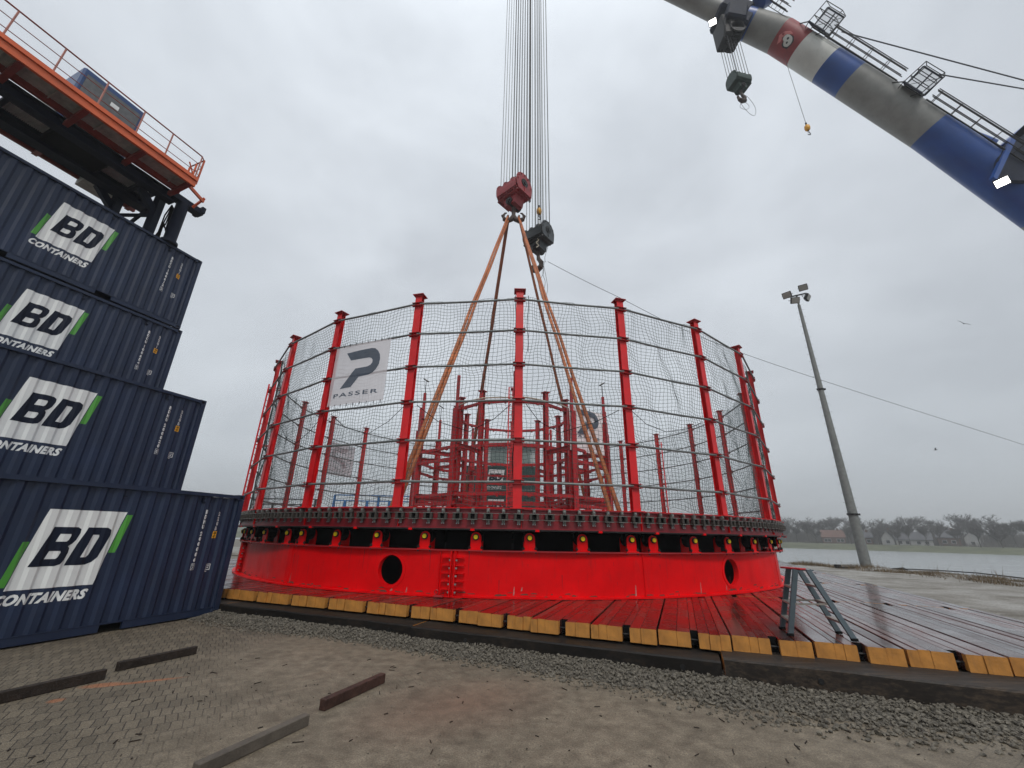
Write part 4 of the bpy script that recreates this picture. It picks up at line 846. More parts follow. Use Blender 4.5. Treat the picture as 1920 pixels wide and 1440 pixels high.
# posts
RAILZ = (3.0, 4.02, 5.05, 6.05, 7.05, 8.02)
for k in range(24):
    ph = post_phi(k); R = Matrix.Rotation(rad(ph), 3, 'Z'); c = CY_(ph, RC, 0); mb = MB()
    w_, d_ = .205, .18
    mb.box(c + R @ V((0, -.07, (ZB + ZT) / 2)), (w_, .012, ZT - ZB), R); mb.box(c + R @ V((0, .07, (ZB + ZT) / 2)), (w_, .012, ZT - ZB), R); mb.box(c + R @ V((0, 0, (ZB + ZT) / 2)), (.012, .128, ZT - ZB), R)
    mb.box(c + V((0, 0, ZB + .012)), (.34, .28, .024), R)
    o = g.part('post', mb, M['redpost'])
    cp = MB(); cp.box(c + V((0, 0, ZT + .01)), (.33, .30, .022), R); cp.box(c + V((0, 0, ZT - .02)), (.24, .22, .03), R); g.sub(o, 'cap_plate', cp, M['redold'])
    for z in RAILZ:
        cl = MB()
        for dz in (-.045, .045): cl.box(c + R @ V((0, -.105, z + dz)), (.32, .10, .012), R)
        for s_ in (-1, 1): cl.lathe([(.012, -.07), (.012, .07)], c + R @ V((s_ * .125, -.115, z)), 6)
        g.sub(o, 'rail_clamp', cl, M['redold'])
for z in RAILZ:
    mb = MB()
    for k in range(24):
        a_, b_ = post_phi(k) + .42, post_phi(k + 1) - .42; p, q = CY_(a_, RC + .115, z), CY_(b_, RC + .115, z); m_ = (p + q) / 2 + V((0, 0, -.012))
        mb.tube([p, m_, q], .030, 8); mb.tube([p, m_, q], .030, 8) if False else None
    g.part('guard_rail', mb, M['rail'], True)
# ladders on the outside left and on the inside at the back
def ladder(ph, r, z0, z1, nm='ladder'):
    R = Matrix.Rotation(rad(ph), 3, 'Z'); c = CY_(ph, r, 0); mb = MB()
    for s_ in (-.2, .2): mb.beam(c + R @ V((s_, 0, z0)), c + R @ V((s_, 0, z1)), .06, .03, (0, 1, 0))
    z = z0 + .2
    while z < z1: mb.tube([c + R @ V((-.2, 0, z)), c + R @ V((.2, 0, z))], .014, 6); z += .28
    for z in (z0 + .8, (z0 + z1) / 2, z1 - .15): mb.beam(c + R @ V((0.2, 0, z)), CY_(ph, RC, z) + R @ V((.1, 0, 0)), .04, .04); mb.beam(c + R @ V((-.2, 0, z)), CY_(ph, RC, z) + R @ V((-.1, 0, 0)), .04, .04)
    g.part(nm, mb, M['redpost'])
ladder(-74.5, RC + .62, 2.5, 8.2); ladder(118.6, RC - .25, 2.3, 7.7)
# centre core: two rings of columns
CTOP = 8.28
def ringbeam(r, z, w_, h, nm, a0=0, a1=360, step=30):
    mb = MB(); a = a0
    while a < a1 - .1: mb.beam(CY_(a, r, z), CY_(a + step, r, z), w_, h); a += step
    mb2 = mb; a = a0
    while a < a1 - .1:
        for f in (.25, .75):
            p = CY_(a, r + .02, z).lerp(CY_(a + step, r + .02, z), f); mb.box(p + V((0, 0, -h * .55)), (.09, .09, .09), Matrix.Rotation(rad(a + step / 2), 3, 'Z'))
        a += step
    g.part(nm, mb, M['redold'])
for k in range(12):
    ph = 30 * k + .5; R = Matrix.Rotation(rad(ph), 3, 'Z'); c = CY_(ph, 3.05, 0)
    mb = MB().hbeam(c + V((0, 0, 2.28)), c + V((0, 0, CTOP)), .20, .20, .014, up=R @ V((0, 1, 0))); mb.box(c + V((0, 0, CTOP + .01)), (.34, .34, .03), R); g.part('inner_column', mb, M['redold'])
    if True:
        c = CY_(ph, 5.0, 0); thin = k in (2, 10, 4, 8, 6)
        mb = MB().hbeam(c + V((0, 0, 2.28)), c + V((0, 0, 6.9)), .24, .24, .016, up=R @ V((0, 1, 0)))
        mb.tube([c + V((0, 0, 6.9)), c + V((0, 0, CTOP + (.15 if k in (0, 1, 11) else -.1)))], .075, 10); o = g.part('outer_column', mb, M['redold'])
        for z in (5.35, 3.35): g.part('radial_beam', MB().hbeam(CY_(ph, 3.05, z), CY_(ph, 5.0, z), .14, .18), M['redold'])
for z, h in ((7.72, .12), (5.65, .15), (3.5, .14), (3.05, .12)): ringbeam(3.05, z, .12, h, 'core_ring_beam')
for z in (5.25, 4.75, 3.3, 2.95, 2.6): ringbeam(5.0, z, .10, .12, 'outer_ring_beam', 32, 328, 30) if z not in (3.3, 2.6) else ringbeam(5.0, z, .10, .12, 'outer_ring_beam', .5, 360, 30)
for z in (2.5, 2.8): ringbeam(4.0, z, .10, .14, 'low_ring_beam')
mb = MB()                                                   # rungs fixed to the front column
c = CY_(-.5, 5.25, 0)
for s_ in (-.16, .16): mb.beam(c + V((s_, 0, 2.3)), c + V((s_, 0, 7.6)), .05, .03, (0, 1, 0))
z = 2.5
while z < 7.6: mb.tube([c + V((-.16, 0, z)), c + V((.16, 0, z))], .012, 5); z += .17
g.part('core_ladder', mb, M['redpost'])
for k in range(6): g.part('guide_drum', MB().tube([CY_(-100 + 33 * k, 5.6, 2.28), CY_(-100 + 33 * k, 5.6, 2.75)], .20, 14), M['dark'], True)
# small lamps on rods
def work_lamp(ph, r, z0, z1, label, yaw=0):
    c = CY_(ph, r, 0); mb = MB().tube([c + V((0, 0, z0)), c + V((0, 0, z1))], .018, 6); e = G('work_lamp', tuple(c + V((0, 0, z0))), label, 'work lamp', 'work lamps on the carousel columns'); e.part('rod', mb, M['dark'])
    R = Matrix.Rotation(yaw, 3, 'Z') @ Matrix.Rotation(rad(-55), 3, 'X'); mb = MB().box(c + V((0, 0, z1 + .10)), (.16, .05, .34), R, bev=.015); h = e.part('lamp_housing', mb, M['dark'])
    e.sub(h, 'lamp_glass', MB().box(c + V((0, 0, z1 + .10)) + R @ V((0, -.03, 0)), (.12, .012, .27), R), M['lampglass'])
work_lamp(-59.5, 5.0, 8.18, 8.75, 'work lamp on the left column of the core, left of the orange slings', .9)
work_lamp(60.5, 5.0, 8.18, 8.75, 'work lamp on the right column of the core above the draped banner', -.9)
work_lamp(-119.5, 5.0, 8.18, 8.9, 'work lamp on the far left column, lower in view than the other left lamp', 1.4)
work_lamp(180.5, 5.0, 8.18, 8.5, 'small work lamp just left of the front centre post', 0)
mb = MB(); mb.tube([CY_(a_, 3.18 + .05 * sin(a_), 7.86 + .05 * mn.noise(V((a_ * .05, 0, 0)))) for a_ in range(-60, 62, 6)], .035, 6)
single('hose', mb, M['hose'], 'cream hose draped round the front of the upper core ring', 'hose', smooth=True)
# ---- safety net of knotted twine
def netmesh():
    NA, NZ = 696, 56; ph = np.arange(NA) * 360 / NA; zz = 2.46 + np.arange(NZ + 1) * (5.68 / NZ)
    def sn(x, y, s): return np.array([[mn.noise(V((cos(rad(a)) * 20 * x, sin(rad(a)) * 20 * x, z * y + s))) for z in zz] for a in ph])
    n1 = sn(1.0, 1.2, 0); n2 = sn(1.0, 1.2, 40); n3 = sn(.45, .6, 80); n4 = sn(3.2, 3.6, 12)
    PH = ph[:, None] + 0 * zz; ZZ = zz[None, :] + 0 * PH
    fr = ((PH - .45) % 15) / 15; arch = np.sin(fr * pi); top = (ZZ - 2.46) / 5.68
    A = PH + (n1 * .16 + n4 * .022) / RC * 57.3 * 1.0; Z = ZZ + n2 * .15 * (1 - .6 * top ** 6) + n4 * .02 - .05 * arch * top ** 3 + (1 - arch) * .12 * top ** 4
    Rr = RC - .14 + .05 * np.clip(n3, -1, .6) * arch + .10 * arch * n1 + .05 * arch
    P3 = np.stack([CX + Rr * np.sin(np.radians(A)), CY - Rr * np.cos(np.radians(A)), Z], -1)
    r = .0052; up = np.array([0, 0, 1.]); rd = np.stack([np.sin(np.radians(A)), -np.cos(np.radians(A)), 0 * A], -1); tn = np.stack([np.cos(np.radians(A)), np.sin(np.radians(A)), 0 * A], -1)
    VV = []; FF = []; base = 0; Q = NZ + 1
    an = [2 * pi * k / 3 for k in range(3)]
    Vv = np.stack([P3 + r * (cos(a) * rd + sin(a) * tn) for a in an], 2).reshape(-1, 3)      # verticals
    i, j = np.meshgrid(np.arange(NA), np.arange(NZ), indexing='ij'); q0 = ((i * Q + j) * 3).ravel(); q1 = q0 + 3
    for k in range(3): FF.append(np.stack([q0 + k, q0 + (k + 1) % 3, q1 + (k + 1) % 3, q1 + k], 1))
    VV.append(Vv); base = len(Vv)
    Vh = np.stack([P3 + r * (cos(a) * rd + sin(a) * up) for a in an], 2).reshape(-1, 3)
    i, j = np.meshgrid(np.arange(NA), np.arange(Q), indexing='ij'); q0 = ((i * Q + j) * 3).ravel() + base; q1 = ((((i + 1) % NA) * Q + j) * 3).ravel() + base
    for k in range(3): FF.append(np.stack([q0 + k, q0 + (k + 1) % 3, q1 + (k + 1) % 3, q1 + k], 1))
    VV.append(Vh); v = np.concatenate(VV); f = np.concatenate(FF)
    me = bpy.data.meshes.new('safety_net'); me.vertices.add(len(v)); me.vertices.foreach_set('co', v.ravel()); me.loops.add(len(f) * 4); me.loops.foreach_set('vertex_index', f.ravel().astype(np.int32))
    me.polygons.add(len(f)); me.polygons.foreach_set('loop_start', np.arange(len(f), dtype=np.int32) * 4); me.update(); me.validate(); me.materials.append(M['net'])
    o = bpy.data.objects.new('safety_net', me); COL.objects.link(o); return o
tag(netmesh(), 'sagging green grey rope net hung all round the outside of the carousel cage', 'safety net')
# lashing lines pulling the net together between posts
lq = RC - .10
for n_, k in enumerate((-3, -2, -1, 0, 1, 4, 7, 9, 12, 15)):
    a0, a1 = post_phi(k), post_phi(k + 1); am = (a0 + a1) / 2 + rt.uniform(-2, 2); zk = 5.05 - rt.uniform(.35, .8)
    mb = MB().tube([CY_(a0 + 1, lq, 5.02), CY_((a0 + am) / 2, lq, (5.02 + zk) / 2 - .1), CY_(am, lq, zk), CY_((a1 + am) / 2, lq, (5.02 + zk) / 2 - .05), CY_(a1 - 1, lq, 5.0)], .009, 4)
    where = {-3: 'left of the near banner', -2: 'beneath the near banner', -1: 'left of the front centre post', 0: 'right of the front centre post', 1: 'two bays right of the centre post'}.get(k, 'on a far side bay of the cage')
    single('net_lashing', mb, M['black'], 'black lashing line sagging across the net, ' + where, 'lashing line', 'lashing lines in the net')
for dx, s_, w_ in ((-.55, 0, 'left'), (1.2, 1, 'right')):
    mb = MB().tube([CY_(.45 + dx + .35 * mn.noise(V((z * 1.3, s_, 0))), RC + .03, z) for z in [8.2 - .25 * i for i in range(23 if s_ == 0 else 8)]], .010, 5)
    single('net_lashing', mb, M['black'], 'dark wavy cord hanging down just %s of the front centre post' % w_, 'lashing line', 'cords beside the front centre post')
# ---- banners
LOGO = [(0.227, 0.871), (0.70, 0.880), (0.76, .865), (0.815, 0.815), (0.852, 0.75), (0.866, 0.68), (0.856, 0.59), (0.82, 0.52), (0.765, 0.465), (0.693, 0.436), (0.528, 0.424), (0.41, 0.270), (0.203, 0.266), (0.446, 0.574), (0.66, 0.576), (0.71, 0.595), (.738, .635), (0.735, 0.675), (0.71, .71), (0.67, 0.726), (0.335, 0.727)]
def banner(f, label, wob=.02, nx=10, ty=.125, faint=False):
    e = empty('banner', tuple(f(.5, 0, 0))); o0 = V(e.location); tag(e, label, 'banner', 'banners with the same slate print')
    ff = lambda d_: (lambda u, v: f(u, v, d_ + wob * mn.noise(V((u * 4, v * 4, 2)))) - o0)
    vs, fs = fill2d([[(0, 0), (1, 0), (1, 1), (0, 1)]])
    gv = [(i / nx, j / nx) for i in range(nx + 1) for j in range(nx + 1)]; gf = [(i * (nx + 1) + j, (i + 1) * (nx + 1) + j, (i + 1) * (nx + 1) + j + 1, i * (nx + 1) + j + 1) for i in range(nx) for j in range(nx)]
    cut_map([(gv, gf, 0)], [], ff(0)).build('cloth', M['banner'] if wob < .03 else M['banner2'], e, True)
    if ty > .2: LG = [(u, v + .13 - .1 * max(0, v - .5)) for u, v in LOGO]
    else: LG = LOGO
    pr = [(*fill2d([LG]), 0), (*fit2d(text2d('PASSER', .2, 0, .004, sp=1.25), .10, .90, ty, ty + .068), 0)]
    cuts = [k / nx for k in range(1, nx)]
    cut_map(pr, cuts, ff(.035 if wob > .03 else .006)).build('print', M['bannerink'], e)
    ey = MB()
    for k in range(9):
        for v in (1.0, 0.0): p = f(.04 + .115 * k, v, .0) - o0; ey.tube([p + V((0, 0, -.03 if v else .03)), p + V((0, 0, .06 if v else -.06))], .009, 4)
    ey.build('ties', M['black'], e)
def cylf(a0, a1, z0, z1, r): return lambda u, v, d_: CY_(a0 + (a1 - a0) * u, r + d_, z0 + (z1 - z0) * v)
banner(cylf(-28.0, -18.0, 5.14, 6.98, RC + .165), 'white banner with a slate P and PASSER on the near left of the cage')
banner(cylf(-116.8, -106.0, 5.0, 6.92, RC + .165), 'pale banner seen from behind through the net at the far left', nx=6)
p0, p1 = V((2.50, 17.0, 0)), V((4.22, 18.3, 0)); nn = V((.6, -.8, 0))
banner(lambda u, v, d_: p0.lerp(p1, u) + nn * (d_ + .05 * sin(u * 9 + v * 4) * .6) + V((0, 0, 5.20 + 1.95 * v)), 'creased PASSER banner hanging on the core behind the right hand slings', .05, ty=.315)
# ================================================================= LIFTING GEAR
HOOK = V((-.11, 21.3, 21.25))
def hookblock(loc, yaw, sc_, matl, label, double=True, extra=None, group=None):
    e = empty('hook_block', loc, yaw); e.scale = (sc_,) * 3; tag(e, label, 'hook block')
    # local: x = sheave axle, origin at hook seat, z up
    pr = [(-.52, 1.55), (-.74, 1.95), (-.78, 2.35)] + [(-.78 * cos(t_ * pi / 10), 2.42 + .78 * sin(t_ * pi / 10)) for t_ in range(1, 10)] + [(.78, 2.35), (.74, 1.95), (.52, 1.55)]
    for x in (-.92, .86): MB().prism(pr, lambda a, b_, t_: V((x + t_, a, b_)), .06).build('side_plate', matl, e)
    for x in (-.35, .29): MB().prism([(p[0] * .97, p[1]) for p in pr], lambda a, b_, t_: V((x + t_, a, b_)), .05).build('inner_plate', matl, e)
    mb = MB(); 
    for k in range(7): x = -.78 + .26 * k; mb.lathe([(.60, -.05), (.66, -.05), (.62, 0), (.66, .05), (.60, .05)], (x, 0, 2.42), 24, Matrix.Rotation(pi / 2, 3, 'Y'))
    mb.build('sheaves', M['dark'], e, True)
    MB().prism([(-.80, 1.75), (-.84, 2.05), (-.84, 2.35), (-.80, 2.35), (-.80, 2.05), (-.76, 1.75)], lambda a, b_, t_: V((-.85 + t_, a, b_)), 1.7).build('rope_guard', matl, e)
    MB().prism([(.80, 1.75), (.84, 2.05), (.84, 2.35), (.80, 2.35), (.80, 2.05), (.76, 1.75)], lambda a, b_, t_: V((-.85 + t_, a, b_)), 1.7).build('rope_guard', matl, e)
    mb = MB(); mb.box((0, 0, 1.72), (1.66, 1.25, .30), bev=.05); mb.build('belly_plate', matl, e)
    mb = MB()
    for s_ in (-1, 1):
        for x in (-.62, 0, .62): mb.beam((x, s_ * .66, 1.6), (x, s_ * .83, 2.3), .06, .09)
        mb.beam((-.86, s_ * .79, 2.0), (.86, s_ * .79, 2.0), .05, .12); mb.beam((-.86, s_ * .70, 1.72), (.86, s_ * .70, 1.72), .06, .10)
        for x in (-.75, -.45, -.15, .15, .45, .75): mb.box((x, s_ * .74, 1.72), (.06, .05, .06))
    for x in (-.95, .95):
        for t_ in range(7): a_ = pi * t_ / 6; mb.box((x, -.66 * cos(a_), 2.42 + .66 * sin(a_)), (.05, .07, .07))
        mb.beam((x, -.55, 1.62), (x, .55, 1.62), .07, .09); mb.beam((x, 0, 1.65), (x, 0, 2.1), .05, .07, (0, 1, 0))
    mb.build('stiffening_ribs', matl, e)
    MB().prism([(-.62, 1.6), (.62, 1.6), (.45, .95), (-.45, .95)], lambda a, b_, t_: V((a * .9, -.42 + t_, b_)), .84).build('trunnion_frame', matl, e)
    mb = MB(); mb.lathe([(.25, -.54), (.25, .54)], (0, 0, 1.18), 20, Matrix.Rotation(pi / 2, 3, 'X')); mb.lathe([(.12, -.62), (.12, .62)], (0, 0, 1.18), 14, Matrix.Rotation(pi / 2, 3, 'X')); mb.build('trunnion', M['dark'], e, True)
    mb = MB(); mb.lathe([(.3, -.02), (.3, .035)], (.93, 0, 2.42), 20, Matrix.Rotation(pi / 2, 3, 'Y')); mb.lathe([(.12, 0), (.12, .08)], (.93, 0, 2.42), 14, Matrix.Rotation(pi / 2, 3, 'Y')); mb.build('axle_cover', M['dark'], e, True)
    mb = MB(); mb.tube([(0, 0, 1.0), (0, 0, .2)], .13, 12)
    if double:
        for s_ in (-1, 1): mb.tube([(0, 0, .25), (s_ * .14, 0, -.02), (s_ * .36, 0, -.14), (s_ * .60, 0, -.02), (s_ * .70, 0, .24), (s_ * .56, 0, .46), (s_ * .44, 0, .5)], .1, 10, rs=[.15, .17, .17, .15, .12, .07, .03])
        Rk = Matrix.Rotation(-yaw, 3, 'Z'); mb.v = [tuple(Rk @ V(v)) for v in mb.v]
    else: mb.tube([(0, 0, .4), (.08, 0, .15), (.26, 0, -.15), (.18, 0, -.52), (-.14, 0, -.68), (-.48, 0, -.52), (-.58, 0, -.18), (-.46, 0, .02)], .1, 10, rs=[.14, .15, .19, .22, .22, .18, .12, .04])
    mb.build('hook', M['redold'] if False else mat('worn hook steel', (.05, .032, .025), .55, .2, var=.5, vs=6), e, True)
    return e
BY = rad(-42)
hookblock(HOOK + V((0, 0, -.1)), BY, 1.0, M['reddark'], 'red hook block carrying the orange slings above the carousel')
hookblock((1.62, 23.0, 19.1), rad(-40), .92, M['blockblack'], 'charcoal hook block hanging empty just right of the red one', False)
hookblock((17.78, 22.3, 34.6), rad(12), .76, M['blockgreen'], 'dark green hook block hanging from the boom head at the top right', False)
def ropes(c, yaw, zb, zt, offs, r, label, group, spread=0.):
    p = None; ax = V((cos(yaw), sin(yaw), 0)); ay = V((-sin(yaw), cos(yaw), 0)); ls = []
    for x, y in offs: b_ = V(c) + ax * x + ay * y; b_.z = zb; ls.append(b_)
    ls.sort(key=lambda v: v.x / v.y); L_ = zt - zb; n_ = len(ls)
    W_ = ('leftmost', 'second', 'third', 'fourth', 'fifth', 'sixth', 'seventh', 'eighth', 'ninth', 'tenth', 'eleventh', 'twelfth', 'thirteenth', 'fourteenth', 'fifteenth', 'sixteenth', 'seventeenth', 'eighteenth', 'nineteenth', 'twentieth')
    for k, b_ in enumerate(ls):
        if p is None:
            o = MB().tube([(0, 0, 0), (0, 0, L_ * .5), (0, 0, L_)], r, 6).build('hoist_rope', M['rope'], None, True); p = o
        else: o = p.copy(); COL.objects.link(o)
        o.location = b_; tag(o, (W_[k] + (' ' if k in (0, ) else ' from the left, ') if k < n_ - 1 else 'rightmost ') + label, 'hoist rope', group)
offs = [(-.78 + .13 * k, -.62 if k % 2 else .62) for k in range(13)] + [(-.72 + .26 * k, .62) for k in range(6)]
ropes(HOOK, BY, HOOK.z + 2.4, 75, offs, .019, 'steel rope running up from the red hook block', 'hoist ropes of the red block')
ropes((1.62, 23.0, 0), rad(-40), 21.3, 75, [(-.70 + .125 * k, -.58 if k % 2 else .58) for k in range(12)] + [(-.6 + .3 * k, .55) for k in range(5)], .019, 'steel rope running up from the charcoal hook block', 'hoist ropes of the charcoal block')
ropes((.98, 22.2, 0), 0, 23.5, 75, [(-.05, 0), (.0, .08), (.05, 0)], .035, 'of the thick ropes between the two rope bundles', 'thick ropes between the blocks')
# auxiliary ball hooks
def ball(loc, rope_top, label, s_=1):
    g2 = G('ball_hook', loc, label, 'ball hook'); c = V(loc)
    mb = MB(); mb.lathe([(.04, .34), (.09, .26), (.17, .18), (.19, .0), (.17, -.16), (.10, -.24)], c, 16); g2.part('weight', mb, M['yellowtag'], True)
    mb = MB(); mb.lathe([(.03, .55), (.07, .5), (.05, .34)], c, 10); mb.tube([c + V((0, 0, -.22)), c + V((0, 0, -.34))], .03, 8); mb.tube([c + V((.06 * cos(k * pi / 5), 0, -.40 + .07 * sin(k * pi / 5))) for k in range(10)], .02, 6, closed=True)
    mb.tube([c + V((.03, 0, -.47)), c + V((.10, 0, -.56)), c + V((.06, 0, -.70)), c + V((-.08, 0, -.70)), c + V((-.10, 0, -.60))], .03, 6, rs=[.03, .035, .04, .03, .015]); g2.part('swivel_hook', mb, M['dark'], True)
    g2.part('rope', MB().tube([c + V((0, 0, .5)), V(rope_top)], .016, 6), M['rope'])
ball((1.66, 22.5, 22.95), (1.66, 22.5, 75), 'yellow ball hook hanging just above the charcoal hook block')
ball((22.15, 22.3, 31.3), (22.15, 22.3, 39.4), 'small yellow ball hook hanging alone beneath the striped boom')
mb = MB(); mb.tube([(1.66, 22.5, 22.3), (1.64, 22.6, 21.2), (1.55, 22.45, 20.2)], .02, 5); mb.tube([V((1.52 + .09 * sin(k * 1.3), 22.35, 20.5 - .09 * k)) for k in range(9)], .035, 6)
single('yellow_chain', mb, M['hose'], 'pale yellow chain hooked onto the charcoal hook block', 'chain')
# slings
def sling(foot, side, label, matl, sp_=.09, foot2=None):
    h = HOOK + V((side * .36, 0, -.02)); mb = MB(); f = V(foot); f2 = V(foot2) if foot2 else f + (V((.12, .05, 0)))
    for top, ft, s_ in ((h + V((-.03, -.09, 0)), f, 0), (h + V((.05, .09, .0)), f2, 1)):
        pts = []
        for i in range(25):
            t_ = i / 24; pts.append(top.lerp(ft, t_) + V((.02 * sin(t_ * 21 + s_), .0, 0)) * (1 - abs(2 * t_ - 1)))
        mb.tube(pts, .062, 8)
    mb.tube([h + V((-.04, -.1, 0)), h + V((0, -.08, .12)), h + V((0, .08, .12)), h + V((.05, .1, 0))], .07, 8)
    single('lifting_sling', mb, matl, label, 'sling', 'slings under the red hook block', True)
sling(CY_(-16.6, RC * .965, 2.40), -1, 'orange brown sling running from the hook down to the near left of the cage', M['sling'])
sling(CY_(13.0, RC * .965, 2.40), 1, 'orange brown sling running from the hook down to the near right of the cage', M['sling'], foot2=CY_(14.3, RC * .965, 2.40))
sling(CY_(-160.5, RC * .965, 2.40), -1, 'dirty brown sling running down behind the core to the far left rim', M['slingd'])
sling(CY_(148.5, RC * .965, 2.40), 1, 'dirty brown sling running down behind the core to the far right rim', M['slingd'])
# loose wire loops under the empty hooks
def loops(c, pts_list, label, k_=1.):
    mb = MB(); pts_list = [[tuple(q * k_ for q in p) for p in l] for l in pts_list]
    for pts in pts_list:
        P_ = [V(c) + V(p) for p in pts]; S_ = []
        for i in range(len(P_) - 1):
            a, b_, c_, d_ = P_[max(i - 1, 0)], P_[i], P_[i + 1], P_[min(i + 2, len(P_) - 1)]
            for k in range(6): t_ = k / 6; S_.append(.5 * ((2 * b_) + (c_ - a) * t_ + (2 * a - 5 * b_ + 4 * c_ - d_) * t_ * t_ + (3 * b_ - a - 3 * c_ + d_) * t_ ** 3))
        S_.append(P_[-1]); mb.tube(S_, .014, 5)
    single('wire_loop', mb, M['rope'], label, 'wire loop', smooth=True)
loops((1.62, 23.0, 18.9), [[(.25, 0, .4), (.35, 0, -.6), (.1, 0, -1.3), (.25, 0, -2.2), (.45, 0, -1.4), (.3, 0, -.7), (.42, 0, .3)], [(.3, 0, .3), (.5, 0, -.9), (.6, 0, -2.0), (.3, 0, -2.7), (.1, 0, -2.1), (-.05, 0, -1.0), (.15, 0, -.3)], [(.7, 0, 1.6), (.45, 0, .6), (.5, 0, .2)]], 'tangle of thin wire loops dangling from the charcoal hook block')
loops((17.75, 22.3, 34.4), [[(-.1, 0, 0), (-.35, 0, -.8), (-.5, 0, -1.5), (.1, 0, -1.8), (.55, 0, -1.3), (.2, 0, -.5), (0, 0, 0)], [(.1, 0, .8), (.7, 0, .2), (1.2, 0, -1.4), (1.0, 0, -2.6), (.5, 0, -2.6), (-.1, 0, -1.5), (-.35, 0, -.7)]], 'thin wire loops dangling from the dark green hook block', .68)
mb = MB(); gl = [V((2.2, 22.4, 18.7)), V((6.6, 23.6, 17.1)), V((17.2, 27.4, 14.6)), V((45, 35, 9.9)), V((70, 42, 6))]; S_ = []
for i in range(4):
    a, b_, c_, d_ = gl[max(i - 1, 0)], gl[i], gl[i + 1], gl[min(i + 2, 4)]
    for k in range(10): t_ = k / 10; S_.append(.5 * ((2 * b_) + (c_ - a) * t_ + (2 * a - 5 * b_ + 4 * c_ - d_) * t_ * t_ + (3 * b_ - a - 3 * c_ + d_) * t_ ** 3))
S_.append(gl[-1]); mb.tube(S_, .016, 5); single('tag_line', mb, M['rope'], 'long thin line slanting down from the charcoal block to the right', 'tag line')
# ================================================================= CRANE BOOM
YB = 22.2
pts = {'far': (49, 6), 'a': (36.7, 23.4), 'b': (31.26, 31.09), 'c': (26.76, 36.54), 'd': (25.28, 38.33), 'e': (23.62, 40.29), 'f': (22.19, 41.97), 'g': (19.99, 43.44), 'h': (18.3, 44.4), 'i': (14.9, 47.6), 'j': (4, 57.5)}
RB = 1.28
g = G('crane_boom', (37.6, YB, 25.35), 'tubular crane boom striped blue, grey, white and red, crossing the top right corner', 'crane boom')
def seg(nm, p, q, r0, r1, matl, n=40):
    a, b_ = V((pts[p][0], YB, pts[p][1])), V((pts[q][0], YB, pts[q][1])); return g.part(nm, MB().tube([a, b_], r0, n, cap=False, rs=[r0, r1]), matl, True)
seg('boom_section', 'far', 'a', RB, RB, M['boomgrey']); seg('boom_section', 'a', 'b', RB, RB, M['boomblue']); seg('boom_section', 'b', 'c', RB, RB, M['boomgrey']); seg('boom_section', 'c', 'd', RB, RB, M['boomblue'])
seg('boom_section', 'd', 'e', RB, RB, M['boomwhite']); band = seg('boom_section', 'e', 'f', RB, RB, M['boomred']); seg('boom_section', 'f', 'g', RB, 1.15, M['boomgrey'])
seg('boom_section', 'g', 'h', 1.17, 1.0, M['boomblue']); g.part('boom_tip', MB().tube([(17.8, YB, 44.9), (4, YB, 56.0)], .8, 24, rs=[.85, .62]), M['boomgrey'], True); g.part('tip_bracket', MB().box((14.3, YB - .7, 46.3), (1.0, .5, .8), Matrix.Rotation(rad(38), 3, 'Y'), bev=.05), M['boomgrey'])
# emblem: pale skull wearing a bandana
A_ = V((pts['f'][0], YB, pts['f'][1])); B_ = V((pts['e'][0], YB, pts['e'][1])); axd = (B_ - A_).normalized(); mid = (A_ + B_) / 2
toC = (V((0, 0, HC)) - mid); toC = (toC - axd * toC.dot(axd)).normalized(); side = axd.cross(toC).normalized()
def onb(off): return lambda x, y: mid + axd * x + (toC * cos(y / RB) + side * sin(y / RB)) * (RB + off)
sgn = 1 if (side.z > 0) else -1
def flip(lp): return [(x, y * sgn) for x, y in lp]
sk_ = [(-.35, .10), (-.28, .32), (-.05, .40), (.25, .36), (.45, .18), (.50, -.05), (.40, -.28), (.15, -.36), (-.02, -.30), (-.12, -.10), (-.30, -.06)]
ban = [(-.75, .05), (-.55, .42), (-.2, .62), (.1, .56), (-.05, .40), (-.3, .30), (-.38, .08), (-.34, -.25), (-.5, -.5), (-.6, -.2)]
ex = [k * .15 - 1 for k in range(1, 14)]
g.sub(band, 'emblem_bandana', cut_map([(*fill2d([flip(ban)]), 0)], ex, onb(.006)), mat('faded pink', (.55, .17, .16), .5)); g.sub(band, 'emblem_skull', cut_map([(*fill2d([flip(rnd_poly(sk_, .08)), flip(circ(.02, .16, .09, 12)), flip(circ(.16, -.08, .08, 12))]), 0)], ex, onb(.012)), M['boomwhite'])
g.sub(band, 'emblem_outline', cut_map([(*fill2d([flip([(-.30, .30), (-.05, .42), (.3, .44), (.56, .2), (.58, -.08), (.45, -.40), (.1, -.46), (-.12, -.36), (-.2, -.1), (-.42, .0)])]), 0)], ex, onb(.009)), M['dark'])  # dark print behind the skull, seen as its eyes and outline
# head: sheave nest and lamp
H_ = V((pts['h'][0], YB, pts['h'][1])); hd = (V((pts['g'][0], YB, pts['g'][1])) - H_).normalized(); dn = V((0, 0, -1))
mb = MB(); mb.box(H_ + V((.2, 0, -.1)), (2.4, 2.3, 2.1), Matrix.Rotation(rad(38), 3, 'Y'), bev=.2); mb.box(H_ + V((-.1, -.4, -1.2)), (1.7, 1.8, 1.8), Matrix.Rotation(rad(15), 3, 'Y'), bev=.15); mb.box(H_ + V((.6, -.2, -1.6)), (1.0, 1.7, 1.4), Matrix.Rotation(rad(30), 3, 'Y'), bev=.1); g.part('sheave_head', mb, M['navyd'])
mb = MB()
for k in range(9): mb.lathe([(.50, -.05), (.58, -.05), (.52, 0), (.58, .05), (.50, .05)], (18.1, YB - .9 + .2 * k, H_.z - 2.9), 22, Matrix.Rotation(pi / 2, 3, 'X'))
